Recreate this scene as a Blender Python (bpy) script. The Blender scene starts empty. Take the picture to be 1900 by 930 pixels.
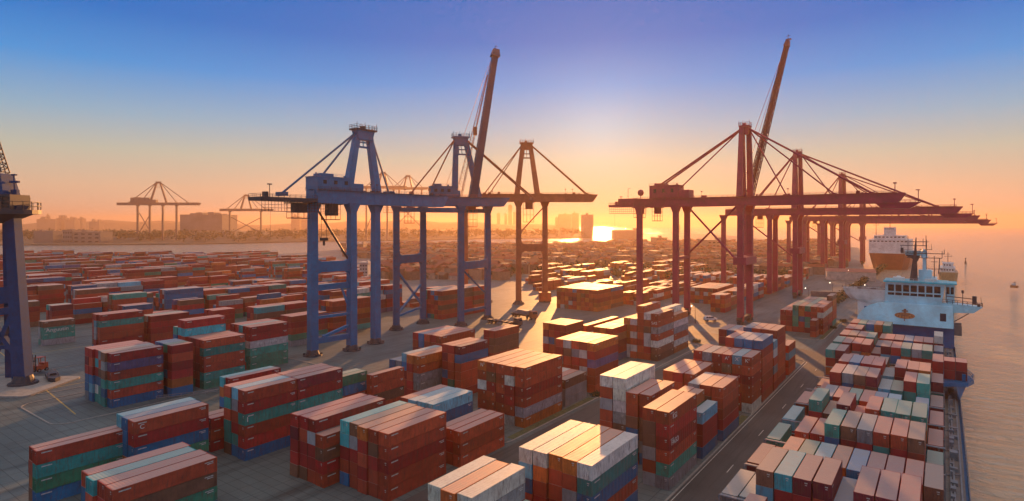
import bpy, math, random
from mathutils import Vector, Matrix
random.seed(7)
R = math.radians
# ------------------------------------------------------------------ camera
F, H, HZ = 1100.0, 53.0, 415.0          # focal length and horizon of the photograph (1900 px wide), eye height
CA, SA = math.cos(R(36)), math.sin(R(36))
def W(X, Y, Z=0.0):                      # metres right / ahead of the lookout -> yard axes (y along the quay, x to the sea)
    return Vector((X*CA - Y*SA, X*SA + Y*CA, Z))
def VIEW(p):
    X = p[0]*CA + p[1]*SA; Y = -p[0]*SA + p[1]*CA
    return X, Y
sc = bpy.context.scene
cd = bpy.data.cameras.new('camera'); cam = bpy.data.objects.new('camera', cd); sc.collection.objects.link(cam)
cd.sensor_width = 36; cd.lens = 36*F/1900; cd.shift_y = -(465-HZ)/1900
cd.clip_start = 1; cd.clip_end = 60000
cam.location = (0, 0, H); cam.rotation_euler = (R(90), 0, R(36))
sc.camera = cam
# ------------------------------------------------------------------ sky, sun, exposure
SUN_EL = 8.5
SUN_AZ = math.degrees(math.atan2(1112-950, F))       # to the right of the view axis
sd = W(math.sin(R(SUN_AZ)), math.cos(R(SUN_AZ))); sd = Vector((sd.x, sd.y, math.tan(R(SUN_EL)))).normalized()
w = bpy.data.worlds.new('World'); sc.world = w; w.use_nodes = True
nt = w.node_tree; nt.nodes.clear(); N = nt.nodes.new; L = nt.links.new
out = N('ShaderNodeOutputWorld'); bg = N('ShaderNodeBackground'); L(bg.outputs[0], out.inputs[0])
tc = N('ShaderNodeTexCoord'); sep = N('ShaderNodeSeparateXYZ'); L(tc.outputs['Generated'], sep.inputs[0])
asn = N('ShaderNodeMath'); asn.operation = 'ARCSINE'; L(sep.outputs[2], asn.inputs[0])
dv = N('ShaderNodeMath'); dv.operation = 'DIVIDE'; L(asn.outputs[0], dv.inputs[0]); dv.inputs[1].default_value = R(45)
def srgb(h):
    c = [int(h[i:i+2], 16)/255 for i in (0, 2, 4)]
    return [x/12.92 if x <= .04045 else ((x+.055)/1.055)**2.4 for x in c]
def ramp(stops):
    r = N('ShaderNodeValToRGB'); e = r.color_ramp.elements
    while len(e) < len(stops): e.new(.5)
    for k, (p, c) in enumerate(stops): e[k].position = p; e[k].color = (*c, 1)
    return r
# the air by height over the horizon (degrees / 45), away from the sun
rp = ramp([(0, srgb('CBA28C')), (3/45, srgb('CFB095')), (6/45, srgb('B3B5A6')), (9/45, srgb('86A9C0')), (13/45, srgb('3C8ED0')),
           (17/45, (0, .158, .53)), (22/45, (0, .13, .48)), (27/45, (.08, .22, .50)), (34/45, (.40, .40, .44)), (1, (.62, .56, .54))])
L(dv.outputs[0], rp.inputs[0])
# closeness to the sun
dot = N('ShaderNodeVectorMath'); dot.operation = 'DOT_PRODUCT'; L(tc.outputs['Generated'], dot.inputs[0]); dot.inputs[1].default_value = sd
ac = N('ShaderNodeMath'); ac.operation = 'ARCCOSINE'; L(dot.outputs['Value'], ac.inputs[0])
def glow(width, col, st):
    d = N('ShaderNodeMath'); d.operation = 'DIVIDE'; L(ac.outputs[0], d.inputs[0]); d.inputs[1].default_value = R(width)
    s = N('ShaderNodeMath'); s.operation = 'POWER'; L(d.outputs[0], s.inputs[0]); s.inputs[1].default_value = 1.6
    m = N('ShaderNodeMath'); m.operation = 'MULTIPLY'; L(s.outputs[0], m.inputs[0]); m.inputs[1].default_value = -1
    e = N('ShaderNodeMath'); e.operation = 'EXPONENT'; L(m.outputs[0], e.inputs[0])
    k = N('ShaderNodeVectorMath'); k.operation = 'SCALE'; k.inputs[0].default_value = [x*st for x in col]; L(e.outputs[0], k.inputs['Scale'])
    return k
g1 = glow(4.5, (.50, .62, .80), .12); g2 = glow(9, (1.0, .72, .08), .09)
sky = N('ShaderNodeTexSky'); sky.sky_type = 'NISHITA'; sky.sun_disc = False
sky.sun_elevation = R(SUN_EL); sky.sun_rotation = math.atan2(sd.x, sd.y); sky.air_density = 1.5; sky.dust_density = 2.0
sk = N('ShaderNodeVectorMath'); sk.operation = 'SCALE'; L(sky.outputs[0], sk.inputs[0]); sk.inputs['Scale'].default_value = .0012
prev = rp.outputs[0]
for g in (g1, g2, sk):
    a = N('ShaderNodeVectorMath'); a.operation = 'ADD'; L(prev, a.inputs[0]); L(g.outputs[0], a.inputs[1]); prev = a.outputs[0]
L(prev, bg.inputs[0]); bg.inputs[1].default_value = .70
sl = bpy.data.lights.new('sun', 'SUN'); sun = bpy.data.objects.new('sun', sl); sc.collection.objects.link(sun)
sl.energy = 5.0; sl.angle = R(.5); sl.color = (1, .42, .12)
sun.rotation_euler = sd.to_track_quat('Z', 'Y').to_euler()
sc.view_settings.view_transform = 'Standard'; sc.view_settings.look = 'None'; sc.view_settings.gamma = 1; sc.view_settings.use_curve_mapping = False
sc.view_settings.exposure = 0.65
sc.render.engine = 'CYCLES'
cy = sc.cycles; cy.volume_bounces = 0; cy.max_bounces = 6; cy.diffuse_bounces = 2; cy.glossy_bounces = 2; cy.transparent_max_bounces = 8
cy.use_denoising = True; cy.sample_clamp_indirect = 4
# ------------------------------------------------------------------ helpers
def unit(v): return Vector(v).normalized()
class MB:
    def __init__(s): s.v = []; s.f = []; s.m = []; s.c = []
    def face(s, pts, m=0, c=None):
        n = len(s.v); s.v += [tuple(p) for p in pts]; s.f.append(tuple(range(n, n+len(pts)))); s.m.append(m); s.c.append(c)
    def solid(s, v, f, m=0, c=None):
        n = len(s.v); s.v += [tuple(p) for p in v]
        for q in f: s.f.append(tuple(n+i for i in q)); s.m.append(m); s.c.append(c)
        return s
    def hexa(s, b, t, m=0, c=None):      # bottom and top quads
        return s.solid(list(b)+list(t), [(3,2,1,0),(4,5,6,7),(0,1,5,4),(1,2,6,5),(2,3,7,6),(3,0,4,7)], m, c)
    def box(s, x0, x1, y0, y1, z0, z1, m=0, c=None):
        q = [(x0,y0),(x1,y0),(x1,y1),(x0,y1)]
        return s.hexa([(x,y,z0) for x,y in q], [(x,y,z1) for x,y in q], m, c)
    def beam(s, p, q, a, b=None, a2=None, b2=None, m=0, up=(0,0,1), ext=0):
        p = Vector(p); q = Vector(q); d = (q-p).normalized(); p = p-d*ext; q = q+d*ext
        up = Vector(up)
        if abs(d.dot(up)) > .98: up = Vector(BDIR)
        x = d.cross(up).normalized(); y = x.cross(d).normalized(); b = a if b is None else b
        a2 = a if a2 is None else a2; b2 = b if b2 is None else b2
        A = [p+x*i*a/2+y*j*b/2 for i,j in ((-1,-1),(1,-1),(1,1),(-1,1))]; B = [q+x*i*a2/2+y*j*b2/2 for i,j in ((-1,-1),(1,-1),(1,1),(-1,1))]
        return s.hexa(A, B, m)
    def tube(s, p, q, r, r2=None, n=10, m=0):
        p = Vector(p); q = Vector(q); d = (q-p).normalized(); r2 = r if r2 is None else r2
        x = d.cross((0,0,1)) if abs(d.z) < .98 else d.cross((1,0,0)); x.normalize(); y = x.cross(d)
        A = [p+(x*math.cos(2*math.pi*k/n)+y*math.sin(2*math.pi*k/n))*r for k in range(n)]
        B = [q+(x*math.cos(2*math.pi*k/n)+y*math.sin(2*math.pi*k/n))*r2 for k in range(n)]
        return s.solid(A+B, [tuple(range(n))[::-1], tuple(range(n, 2*n))]+[(k,(k+1)%n,n+(k+1)%n,n+k) for k in range(n)], m)
    def prism(s, pts, z0, z1, m=0, c=None):
        n = len(pts)
        return s.solid([(x,y,z0) for x,y in pts]+[(x,y,z1) for x,y in pts], [tuple(range(n))[::-1], tuple(range(n,2*n))]+[(k,(k+1)%n,n+(k+1)%n,n+k) for k in range(n)], m, c)
    def ball(s, c, r, n=8, m=0, sz=1):
        c = Vector(c); v = []; f = []
        for i in range(1, n//2):
            for j in range(n):
                a = math.pi*i/(n//2); b = 2*math.pi*j/n
                v.append(c+Vector((math.sin(a)*math.cos(b)*r, math.sin(a)*math.sin(b)*r, math.cos(a)*r*sz)))
        k = n//2-1
        for i in range(k-1):
            for j in range(n): f.append((i*n+j, (i+1)*n+j, (i+1)*n+(j+1)%n, i*n+(j+1)%n))
        v += [c+Vector((0,0,r*sz)), c-Vector((0,0,r*sz))]; t = len(v)-2
        for j in range(n): f.append((t, j, (j+1)%n)); f.append((t+1, (k-1)*n+(j+1)%n, (k-1)*n+j))
        return s.solid(v, f, m)
    def rail(s, pts, h=1.1, r=.07, gap=2.0, m=0, closed=False):
        pts = [Vector(p) for p in pts]
        if closed: pts = pts+[pts[0]]
        for a, b in zip(pts, pts[1:]):
            for z in (h, h*.5): s.beam(a+Vector((0,0,z)), b+Vector((0,0,z)), r, m=m)
            n = max(1, int((b-a).length/gap))
            for k in range(n+1):
                p = a.lerp(b, k/n); s.beam(p, p+Vector((0,0,h)), r, m=m)
    def lattice(s, p, q, w1, w2, bays, r=.15, m=0, r2=None):
        p = Vector(p); q = Vector(q); d = (q-p).normalized(); x = d.cross((0,0,1)).normalized(); y = x.cross(d)
        C = []
        for k in range(bays+1):
            t = k/bays; o = p.lerp(q, t); h = (w1*(1-t)+w2*t)/2
            C.append([o+x*i*h+y*j*h for i,j in ((-1,-1),(1,-1),(1,1),(-1,1))])
        for k in range(bays):
            for j in range(4):
                s.beam(C[k][j], C[k+1][j], r, m=m); s.beam(C[k][j], C[k][(j+1)%4], r*.6, m=m)
                a, b = (j, (j+1)%4) if k % 2 else ((j+1)%4, j)
                s.beam(C[k][a], C[k+1][b], r*.6, m=m)
    def build(s, name, mats, parent=None, smooth=False, loc=None):
        me = bpy.data.meshes.new(name); me.from_pydata(s.v, [], s.f)
        for mm in (mats if isinstance(mats, (list, tuple)) else [mats]): me.materials.append(mm)
        for p, mi in zip(me.polygons, s.m): p.material_index = mi; p.use_smooth = smooth
        if any(c is not None for c in s.c):
            ca = me.color_attributes.new('Col', 'FLOAT_COLOR', 'CORNER')
            for p, c in zip(me.polygons, s.c):
                for li in p.loop_indices: ca.data[li].color = (*(c or (1,1,1)), 1)
        me.update()
        o = bpy.data.objects.new(name, me); sc.collection.objects.link(o)
        if parent is not None: o.parent = parent
        if loc is not None: o.location = loc
        return o
BDIR = (1, 0, 0)
def tag(o, label=None, cat=None, group=None, kind=None):
    if label: o['label'] = label
    if cat: o['category'] = cat
    if group: o['group'] = group
    if kind: o['kind'] = kind
    return o
def empty(name, loc, label, cat, group=None, rz=0):
    o = bpy.data.objects.new(name, None); sc.collection.objects.link(o); o.location = loc; o.rotation_euler = (0, 0, rz)
    return tag(o, label, cat, group)
def st(o): return tag(o, kind='structure')
# ------------------------------------------------------------------ materials
def mat(name, col, rough=.6, metal=0, spec=.5, noise=.25, nscale=.3, bump=0, bscale=4, source=None, stain=None, stain_amt=.5, emit=0, coat=0, streak=None):
    m = bpy.data.materials.new(name); m.use_nodes = True; t = m.node_tree; b = t.nodes['Principled BSDF']
    n = t.nodes.new; l = t.links.new
    b.inputs['Roughness'].default_value = rough; b.inputs['Metallic'].default_value = metal; b.inputs['Specular IOR Level'].default_value = spec
    tc = n('ShaderNodeTexCoord')
    if source == 'object':
        s = n('ShaderNodeObjectInfo').outputs['Color']
    elif source == 'attr':
        a = n('ShaderNodeAttribute'); a.attribute_name = 'Col'; s = a.outputs['Color']
    else:
        s = n('ShaderNodeRGB').outputs[0]; s.default_value = (*col, 1)
    nz = n('ShaderNodeTexNoise'); nz.inputs['Scale'].default_value = nscale; nz.inputs['Detail'].default_value = 8; nz.inputs['Roughness'].default_value = .65
    vec = tc.outputs['Object']
    if source == 'object':               # copies share a mesh: shift the wear from one to the next
        oi = n('ShaderNodeObjectInfo'); sm = n('ShaderNodeVectorMath'); sm.operation = 'SCALE'; l(oi.outputs['Location'], sm.inputs[0]); sm.inputs['Scale'].default_value = 1.37
        ad = n('ShaderNodeVectorMath'); ad.operation = 'ADD'; l(vec, ad.inputs[0]); l(sm.outputs[0], ad.inputs[1]); vec = ad.outputs[0]
    l(vec, nz.inputs['Vector'])
    mr = n('ShaderNodeMapRange'); l(nz.outputs[0], mr.inputs[0]); mr.inputs[1].default_value = .3; mr.inputs[2].default_value = .7
    mr.inputs[3].default_value = 1-noise; mr.inputs[4].default_value = 1+noise
    mx = n('ShaderNodeVectorMath'); mx.operation = 'SCALE'; l(s, mx.inputs[0]); l(mr.outputs[0], mx.inputs['Scale'])
    cur = mx.outputs[0]
    if stain is not None:
        n2 = n('ShaderNodeTexNoise'); n2.inputs['Scale'].default_value = nscale*3.1; n2.inputs['Detail'].default_value = 10; n2.inputs['Roughness'].default_value = .7
        if streak:
            sv = n('ShaderNodeVectorMath'); sv.operation = 'MULTIPLY'; l(vec, sv.inputs[0]); sv.inputs[1].default_value = streak; l(sv.outputs[0], n2.inputs['Vector'])
        else: l(vec, n2.inputs['Vector'])
        m2 = n('ShaderNodeMapRange'); l(n2.outputs[0], m2.inputs[0]); m2.inputs[1].default_value = .5; m2.inputs[2].default_value = .68; m2.inputs[4].default_value = stain_amt
        mi = n('ShaderNodeMix'); mi.data_type = 'RGBA'; l(m2.outputs[0], mi.inputs['Factor']); l(cur, mi.inputs['A']); mi.inputs['B'].default_value = (*stain, 1)
        cur = mi.outputs['Result']
    l(cur, b.inputs['Base Color'])
    rr = n('ShaderNodeMapRange'); l(nz.outputs[0], rr.inputs[0]); rr.inputs[3].default_value = max(.05, rough-.12); rr.inputs[4].default_value = min(1, rough+.12); l(rr.outputs[0], b.inputs['Roughness'])
    if bump:
        n3 = n('ShaderNodeTexNoise'); n3.inputs['Scale'].default_value = bscale; n3.inputs['Detail'].default_value = 6; l(vec, n3.inputs['Vector'])
        bp = n('ShaderNodeBump'); bp.inputs['Distance'].default_value = bump; l(n3.outputs[0], bp.inputs['Height']); l(bp.outputs[0], b.inputs['Normal'])
    if emit:
        l(cur, b.inputs['Emission Color']); b.inputs['Emission Strength'].default_value = emit
    return m
RUST = (.16, .06, .03)
M = {}
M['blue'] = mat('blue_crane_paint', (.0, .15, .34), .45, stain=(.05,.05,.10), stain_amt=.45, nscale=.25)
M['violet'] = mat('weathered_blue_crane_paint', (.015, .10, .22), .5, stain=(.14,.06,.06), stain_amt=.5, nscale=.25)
M['redcrane'] = mat('red_crane_paint', (.34, .018, .07), .5, stain=(.14,.04,.04), stain_amt=.5, nscale=.2)
M['ochre'] = mat('orange_paint_and_sunlight', (.45, .12, .05), .5, stain=(.2,.06,.04), stain_amt=.4, nscale=.2)  # on the third crane this orange is sunlight put into the colour
M['dark'] = mat('dark_steel', (.035, .035, .045), .5, nscale=.6)
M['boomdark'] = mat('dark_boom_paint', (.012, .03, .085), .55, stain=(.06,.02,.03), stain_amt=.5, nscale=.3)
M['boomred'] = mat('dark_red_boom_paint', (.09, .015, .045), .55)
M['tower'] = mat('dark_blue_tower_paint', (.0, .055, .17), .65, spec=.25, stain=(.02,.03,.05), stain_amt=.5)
M['plate'] = mat('pale_plate', (.5, .5, .47), .6, noise=.4, nscale=3)
M['grey'] = mat('grey_steel', (.22, .22, .24), .5, stain=RUST, stain_amt=.4)
M['glass'] = mat('dark_glass', (.012, .02, .03), .2, spec=.35, noise=.1)
M['white'] = mat('white_paint', (.72, .72, .70), .4, stain=(.35,.24,.16), stain_amt=.4, nscale=.15)
M['skyblue'] = mat('pale_blue_ship_paint', (.38, .72, .84), .35, stain=(.28,.40,.44), stain_amt=.3, nscale=.12)
M['cyan'] = mat('cyan_roof_paint', (.03, .48, .62), .4, nscale=.3)
M['navy'] = mat('navy_hull_paint', (.0, .12, .30), .35, stain=(.03,.04,.07), stain_amt=.6, nscale=.15)
M['deck'] = mat('ship_deck_paint', (.20, .17, .16), .6, stain=RUST, stain_amt=.6, nscale=.25)
M['kerb'] = mat('kerb_concrete', (.30, .28, .26), .8, nscale=.8)
M['line'] = mat('worn_road_paint', (.55, .54, .50), .7, noise=.3, nscale=1.2, stain=(.1,.1,.1), stain_amt=.8)
M['yline'] = mat('worn_yellow_paint', (.5, .34, .07), .7, noise=.3, nscale=1.2, stain=(.1,.1,.1), stain_amt=.7)
M['rubber'] = mat('tyre_rubber', (.02, .02, .02), .8)
M['leaf'] = mat('foliage', (.045, .06, .025), .8, noise=.5, nscale=.2)
M['grass'] = mat('rough_grass', (.10, .11, .045), .9, noise=.5, nscale=.8, bump=.3, bscale=3, stain=(.18,.13,.08), stain_amt=.7)
M['lamp'] = mat('lamp_light', (1, .85, .6), .5, emit=6, noise=0)
M['text'] = mat('white_lettering', (.7, .7, .68), .5, stain=(.3,.3,.3), stain_amt=.4, nscale=2)
M['brick'] = mat('house_wall', (.36, .24, .18), .8, noise=.3, nscale=.3, source='attr')
M['shore'] = mat('far_shore_ground', (.10, .085, .06), .9, noise=.5, nscale=.01)
M['farsteel'] = mat('far_crane_paint', (.12, .09, .10), .6)
M['emblem'] = mat('emblem_orange', (.5, .17, .04), .5, noise=.6, nscale=1.5, stain=(.1,.05,.02), stain_amt=.8)
# container paint: the colour belongs to the container; roofs are that paint, dusted, bleached and paled to paint in sky light
M['box'] = mat('container_paint', (0,0,0), .55, noise=.28, nscale=.55, source='object', stain=(.11,.05,.035), stain_amt=.75, streak=(1.6,1.6,.28))
M['boxa'] = mat('container_paint_far', (0,0,0), .6, noise=.25, nscale=.2, source='attr', stain=(.10,.05,.035), stain_amt=.5, streak=(2,2,.5))
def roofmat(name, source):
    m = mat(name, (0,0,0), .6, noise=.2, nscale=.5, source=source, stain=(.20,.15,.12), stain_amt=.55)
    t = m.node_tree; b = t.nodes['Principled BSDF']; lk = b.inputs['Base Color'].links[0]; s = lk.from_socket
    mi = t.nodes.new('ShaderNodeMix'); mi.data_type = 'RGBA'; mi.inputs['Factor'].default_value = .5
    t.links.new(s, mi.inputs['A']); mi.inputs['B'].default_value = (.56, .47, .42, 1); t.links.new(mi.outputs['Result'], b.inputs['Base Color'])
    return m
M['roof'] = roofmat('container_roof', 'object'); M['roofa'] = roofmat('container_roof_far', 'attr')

def ground_mat():
    m = mat('yard_concrete', (.125, .155, .16), .6, spec=.2, noise=.3, nscale=.03, stain=(.05,.06,.065), stain_amt=.8, bump=.01, bscale=6, streak=(2.2,.25,1))
    t = m.node_tree; b = t.nodes['Principled BSDF']
    lk = b.inputs['Base Color'].links[0]; s = lk.from_socket
    tc = t.nodes.new('ShaderNodeTexCoord'); br = t.nodes.new('ShaderNodeTexBrick'); br.inputs['Scale'].default_value = .11
    br.inputs['Color1'].default_value = (1,1,1,1); br.inputs['Color2'].default_value = (.86,.87,.88,1); br.inputs['Mortar'].default_value = (.5,.5,.5,1)
    br.inputs['Mortar Size'].default_value = .008; br.offset = 0
    t.links.new(tc.outputs['Object'], br.inputs['Vector'])
    mi = t.nodes.new('ShaderNodeMix'); mi.data_type = 'RGBA'; mi.blend_type = 'MULTIPLY'; mi.inputs['Factor'].default_value = 1
    t.links.new(s, mi.inputs['A']); t.links.new(br.outputs['Color'], mi.inputs['B']); t.links.new(mi.outputs['Result'], b.inputs['Base Color'])
    return m
M['ground'] = ground_mat()
M['road'] = mat('worn_asphalt', (.075, .07, .07), .66, noise=.3, nscale=.08, stain=(.03,.03,.03), stain_amt=.7, bump=.02, bscale=8, streak=(4,.12,1))
def water_mat():
    m = bpy.data.materials.new('sea_water'); m.use_nodes = True; t = m.node_tree; b = t.nodes['Principled BSDF']; n = t.nodes.new; l = t.links.new
    b.inputs['Base Color'].default_value = (.38, .37, .27, 1); b.inputs['Roughness'].default_value = .1; b.inputs['Specular IOR Level'].default_value = 1.0
    tc = n('ShaderNodeTexCoord'); mp = n('ShaderNodeMapping'); mp.inputs['Scale'].default_value = (1, 2.6, 1); mp.inputs['Rotation'].default_value = (0, 0, R(-20)); l(tc.outputs['Object'], mp.inputs[0])
    a = n('ShaderNodeTexNoise'); a.inputs['Scale'].default_value = .13; a.inputs['Detail'].default_value = 7; a.inputs['Roughness'].default_value = .6; a.inputs['Distortion'].default_value = .6; l(mp.outputs[0], a.inputs[0])
    bp = n('ShaderNodeBump'); bp.inputs['Distance'].default_value = 2.6; bp.inputs['Strength'].default_value = 1.0; l(a.outputs[0], bp.inputs['Height']); l(bp.outputs[0], b.inputs['Normal'])
    return m
M['water'] = water_mat()
# ================================================================== SETTING
def ngon(name, pts, z, m):
    b = MB(); b.face([(x, y, z) for x, y in pts]); return st(b.build(name, m))
S = 9000
QX = -31.0                                              # quay edge
b = MB(); b.face([(-S,-S,-2.6),(S,-S,-2.6),(S,S,-2.6),(-S,S,-2.6)]); st(b.build('sea', M['water']))
# yard: a thick sheet with quay walls, its far shore an inlet
def VP(px, Y): p = W((px-950)/F*Y, Y); return (p.x, p.y)
shore = [(QX, -400), (QX, 560), (-70, 760), (-95, 1000), (-150, 1500)]
shore += [VP(1330, 2900), VP(1240, 3200), VP(1140, 2500), VP(1138, 1700), VP(1100, 1480), VP(1060, 1560), VP(960, 1500), VP(880, 1560), VP(790, 1480), VP(700, 1420), VP(640, 1250), VP(560, 1080), VP(470, 980), VP(360, 980), VP(220, 1020), VP(60, 1050), VP(-300, 1050), VP(-900, 900), (-1800, -400)]
b = MB(); b.prism(shore[::-1], -4, 0); g = b.build('yard_ground', M['ground']); st(g)
far = [VP(-900, 1300), VP(-200, 1500), VP(100, 1500), VP(360, 1560), VP(480, 1680), VP(600, 1820), VP(800, 1950), VP(980, 2300), VP(1098, 2900), VP(1101, 4200), VP(1000, 6500), VP(-900, 6500)]
b = MB(); b.prism(far[::-1], -4, .5); st(b.build('far_shore', M['shore']))
# low wooded ridge on the far shore
b = MB(); nx, ny = 90, 10
rng = random.Random(3)
V = []
for j in range(ny+1):
    for i in range(nx+1):
        px = -250+1350*i/nx; Y = 1640+90*j+(px > 400)*(px-400)*1.0
        x, y = VP(px, Y); e = math.sin(math.pi*j/ny)
        hgt = 26*(1-.35*max(0, (px-480)/600))*(.75+.25*math.sin(i*.31)+.15*math.sin(i*1.7)+.12*rng.random())
        if px < 120: hgt *= .55
        if px > 1040: hgt *= max(0, (1100-px)/60)
        V.append((x, y, e**.6*hgt+rng.random()*3*e))
b.solid(V, [(j*(nx+1)+i, j*(nx+1)+i+1, (j+1)*(nx+1)+i+1, (j+1)*(nx+1)+i) for j in range(ny) for i in range(nx)])
st(b.build('hills', M['shore']))
# second, farther ridge
b = MB(); V = []
for j in range(5):
    for i in range(nx+1):
        px = -400+1460*i/nx; x, y = VP(px, 5200+250*j); V.append((x, y, math.sin(math.pi*j/4)*(60+18*math.sin(i*.2)+8*math.sin(i*.9)+5*rng.random())))
b.solid(V, [(j*(nx+1)+i, j*(nx+1)+i+1, (j+1)*(nx+1)+i+1, (j+1)*(nx+1)+i) for j in range(4) for i in range(nx)])
st(b.build('hills', M['shore']))
# ---- roads with kerbs and lines
def strip(name, pts, wd, z, m):
    b = MB(); P = [Vector((*p, 0)) for p in pts]; Lf = []; Rt = []
    for k, p in enumerate(P):
        d = (P[min(k+1, len(P)-1)]-P[max(k-1, 0)]).normalized(); nrm = Vector((-d.y, d.x, 0))
        Lf.append(p+nrm*wd/2); Rt.append(p-nrm*wd/2)
    for k in range(len(P)-1): b.face([(*Rt[k].xy, z), (*Rt[k+1].xy, z), (*Lf[k+1].xy, z), (*Lf[k].xy, z)])
    return st(b.build(name, m)), Lf, Rt
def curve(pts, n=8):
    out = []
    for k in range(len(pts)-1):
        p0 = pts[max(k-1,0)]; p1 = pts[k]; p2 = pts[k+1]; p3 = pts[min(k+2, len(pts)-1)]
        for i in range(n):
            t = i/n; out.append(tuple(.5*((2*p1[j])+(-p0[j]+p2[j])*t+(2*p0[j]-5*p1[j]+4*p2[j]-p3[j])*t*t+(-p0[j]+3*p1[j]-3*p2[j]+p3[j])*t**3) for j in (0,1)))
    return out+[tuple(pts[-1])]
strip('quay_road', [(-37.2, -60), (-37.2, 700)], 10.6, .004, M['road'])
strip('yard_road', [(-76, -20), (-76, 262)], 15, .004, M['road'])
strip('yard_road', curve([(-128, 120), (-128, 240), (-122, 300), (-100, 322)]), 12, .008, M['road'])
strip('cross_road', curve([(-140, 296), (-110, 286), (-76, 276), (-50, 266), (-37, 250)]), 17, .012, M['road'])
def dashes(name, pts, wd, on, off, z, m, solid=False):
    b = MB()
    for a, c in zip(pts, pts[1:]):
        a = Vector((*a,0)); c = Vector((*c,0)); ln = (c-a).length; d = (c-a)/ln; nr = Vector((-d.y, d.x, 0))*wd/2; s = 0
        while s < ln:
            e = ln if solid else min(ln, s+on); p = a+d*s; q = a+d*e
            b.face([(*(p-nr).xy, z), (*(q-nr).xy, z), (*(q+nr).xy, z), (*(p+nr).xy, z)]); s = ln if solid else s+on+off
    return st(b.build(name, m))
dashes('road_marking', [(-76, -20), (-76, 255)], .22, 4, 8, .014, M['line'])
dashes('road_marking', [(-37.2, -60), (-37.2, 240)], .2, 5, 22, .014, M['line'])
dashes('road_marking', [(-69.0, -20), (-69.0, 250)], .16, 1, 0, .014, M['line'], True)
dashes('road_marking', [(-33.2, -60), (-33.2, 600)], .18, 1, 0, .014, M['line'], True)
dashes('road_marking', [(-42.0, 40), (-42.0, 250)], .18, 1, 0, .014, M['line'], True)
dashes('road_marking', curve([(-122, 130), (-122, 235), (-117, 290), (-100, 312)]), .2, 1, 0, .018, M['line'], True)
for x in (-232, -300): dashes('yard_marking', [(x, -40), (x, 200)], .35, 1, 0, .010, M['yline'], True)
dashes('yard_marking', [(-420, 84), (-195, 62)], .35, 1, 0, .012, M['yline'], True)
dashes('yard_marking', [(-420, 30), (-215, 22)], .35, 1, 0, .012, M['yline'], True)
# crane rails let into the quay, and the curved shunting track
for x in (-88.6, -84.4): dashes('crane_rail', [(x, 290), (x, 960)], .16, 1, 0, .022, M['dark'], True)
for off in (0, 1.6):
    dashes('curved_rail', curve([(-92+off, 372), (-78+off, 352), (-72+off, 330), (-74+off, 306), (-84+off, 288), (-100+off, 281)], 10), .16, 1, 0, .024, M['dark'], True)
def kerb_loop(pts, wd=.35, h=.14, name='kerb', closed=True):
    b = MB(); P = [Vector((*p, 0)) for p in pts]; n = len(P)
    rngk = range(n if closed else n-1)
    for k in rngk:
        b.beam(P[k]+Vector((0,0,h/2)), P[(k+1)%n]+Vector((0,0,h/2)), wd, h, ext=wd*.3)
    return st(b.build(name, M['kerb']))
def rounded(x0, x1, y0, y1, r=3):
    o = []
    for cx, cy, a0 in ((x1-r, y1-r, 0), (x0+r, y1-r, 90), (x0+r, y0+r, 180), (x1-r, y0+r, 270)):
        for k in range(5): a = R(a0+90*k/4); o.append((cx+r*math.cos(a), cy+r*math.sin(a)))
    return o
kerb_loop(rounded(-218, -187.5, 55, 137, 4))
kerb_loop(rounded(-262, -226, 62, 88, 3)); kerb_loop(rounded(-66.5, -42.8, 90, 252, 3)); kerb_loop([(-31.6, -60), (-31.6, 620)], .5, .3, 'quay_kerb', False)
kerb_loop(rounded(-70, -44, 300, 372, 4)); kerb_loop(rounded(-122, -85, 112, 258, 5))
for r in ((-66.2,-64.2,93,249),(-45.0,-43.1,150,170),(-46,-44.4,303,369),(-121.6,-119,116,255),(-87.4,-85.3,118,160),(-110,-90,252,257.5)):
    ngon('verge', [(r[0],r[2]),(r[1],r[2]),(r[1],r[3]),(r[0],r[3])], .03, M['grass'])
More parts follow.
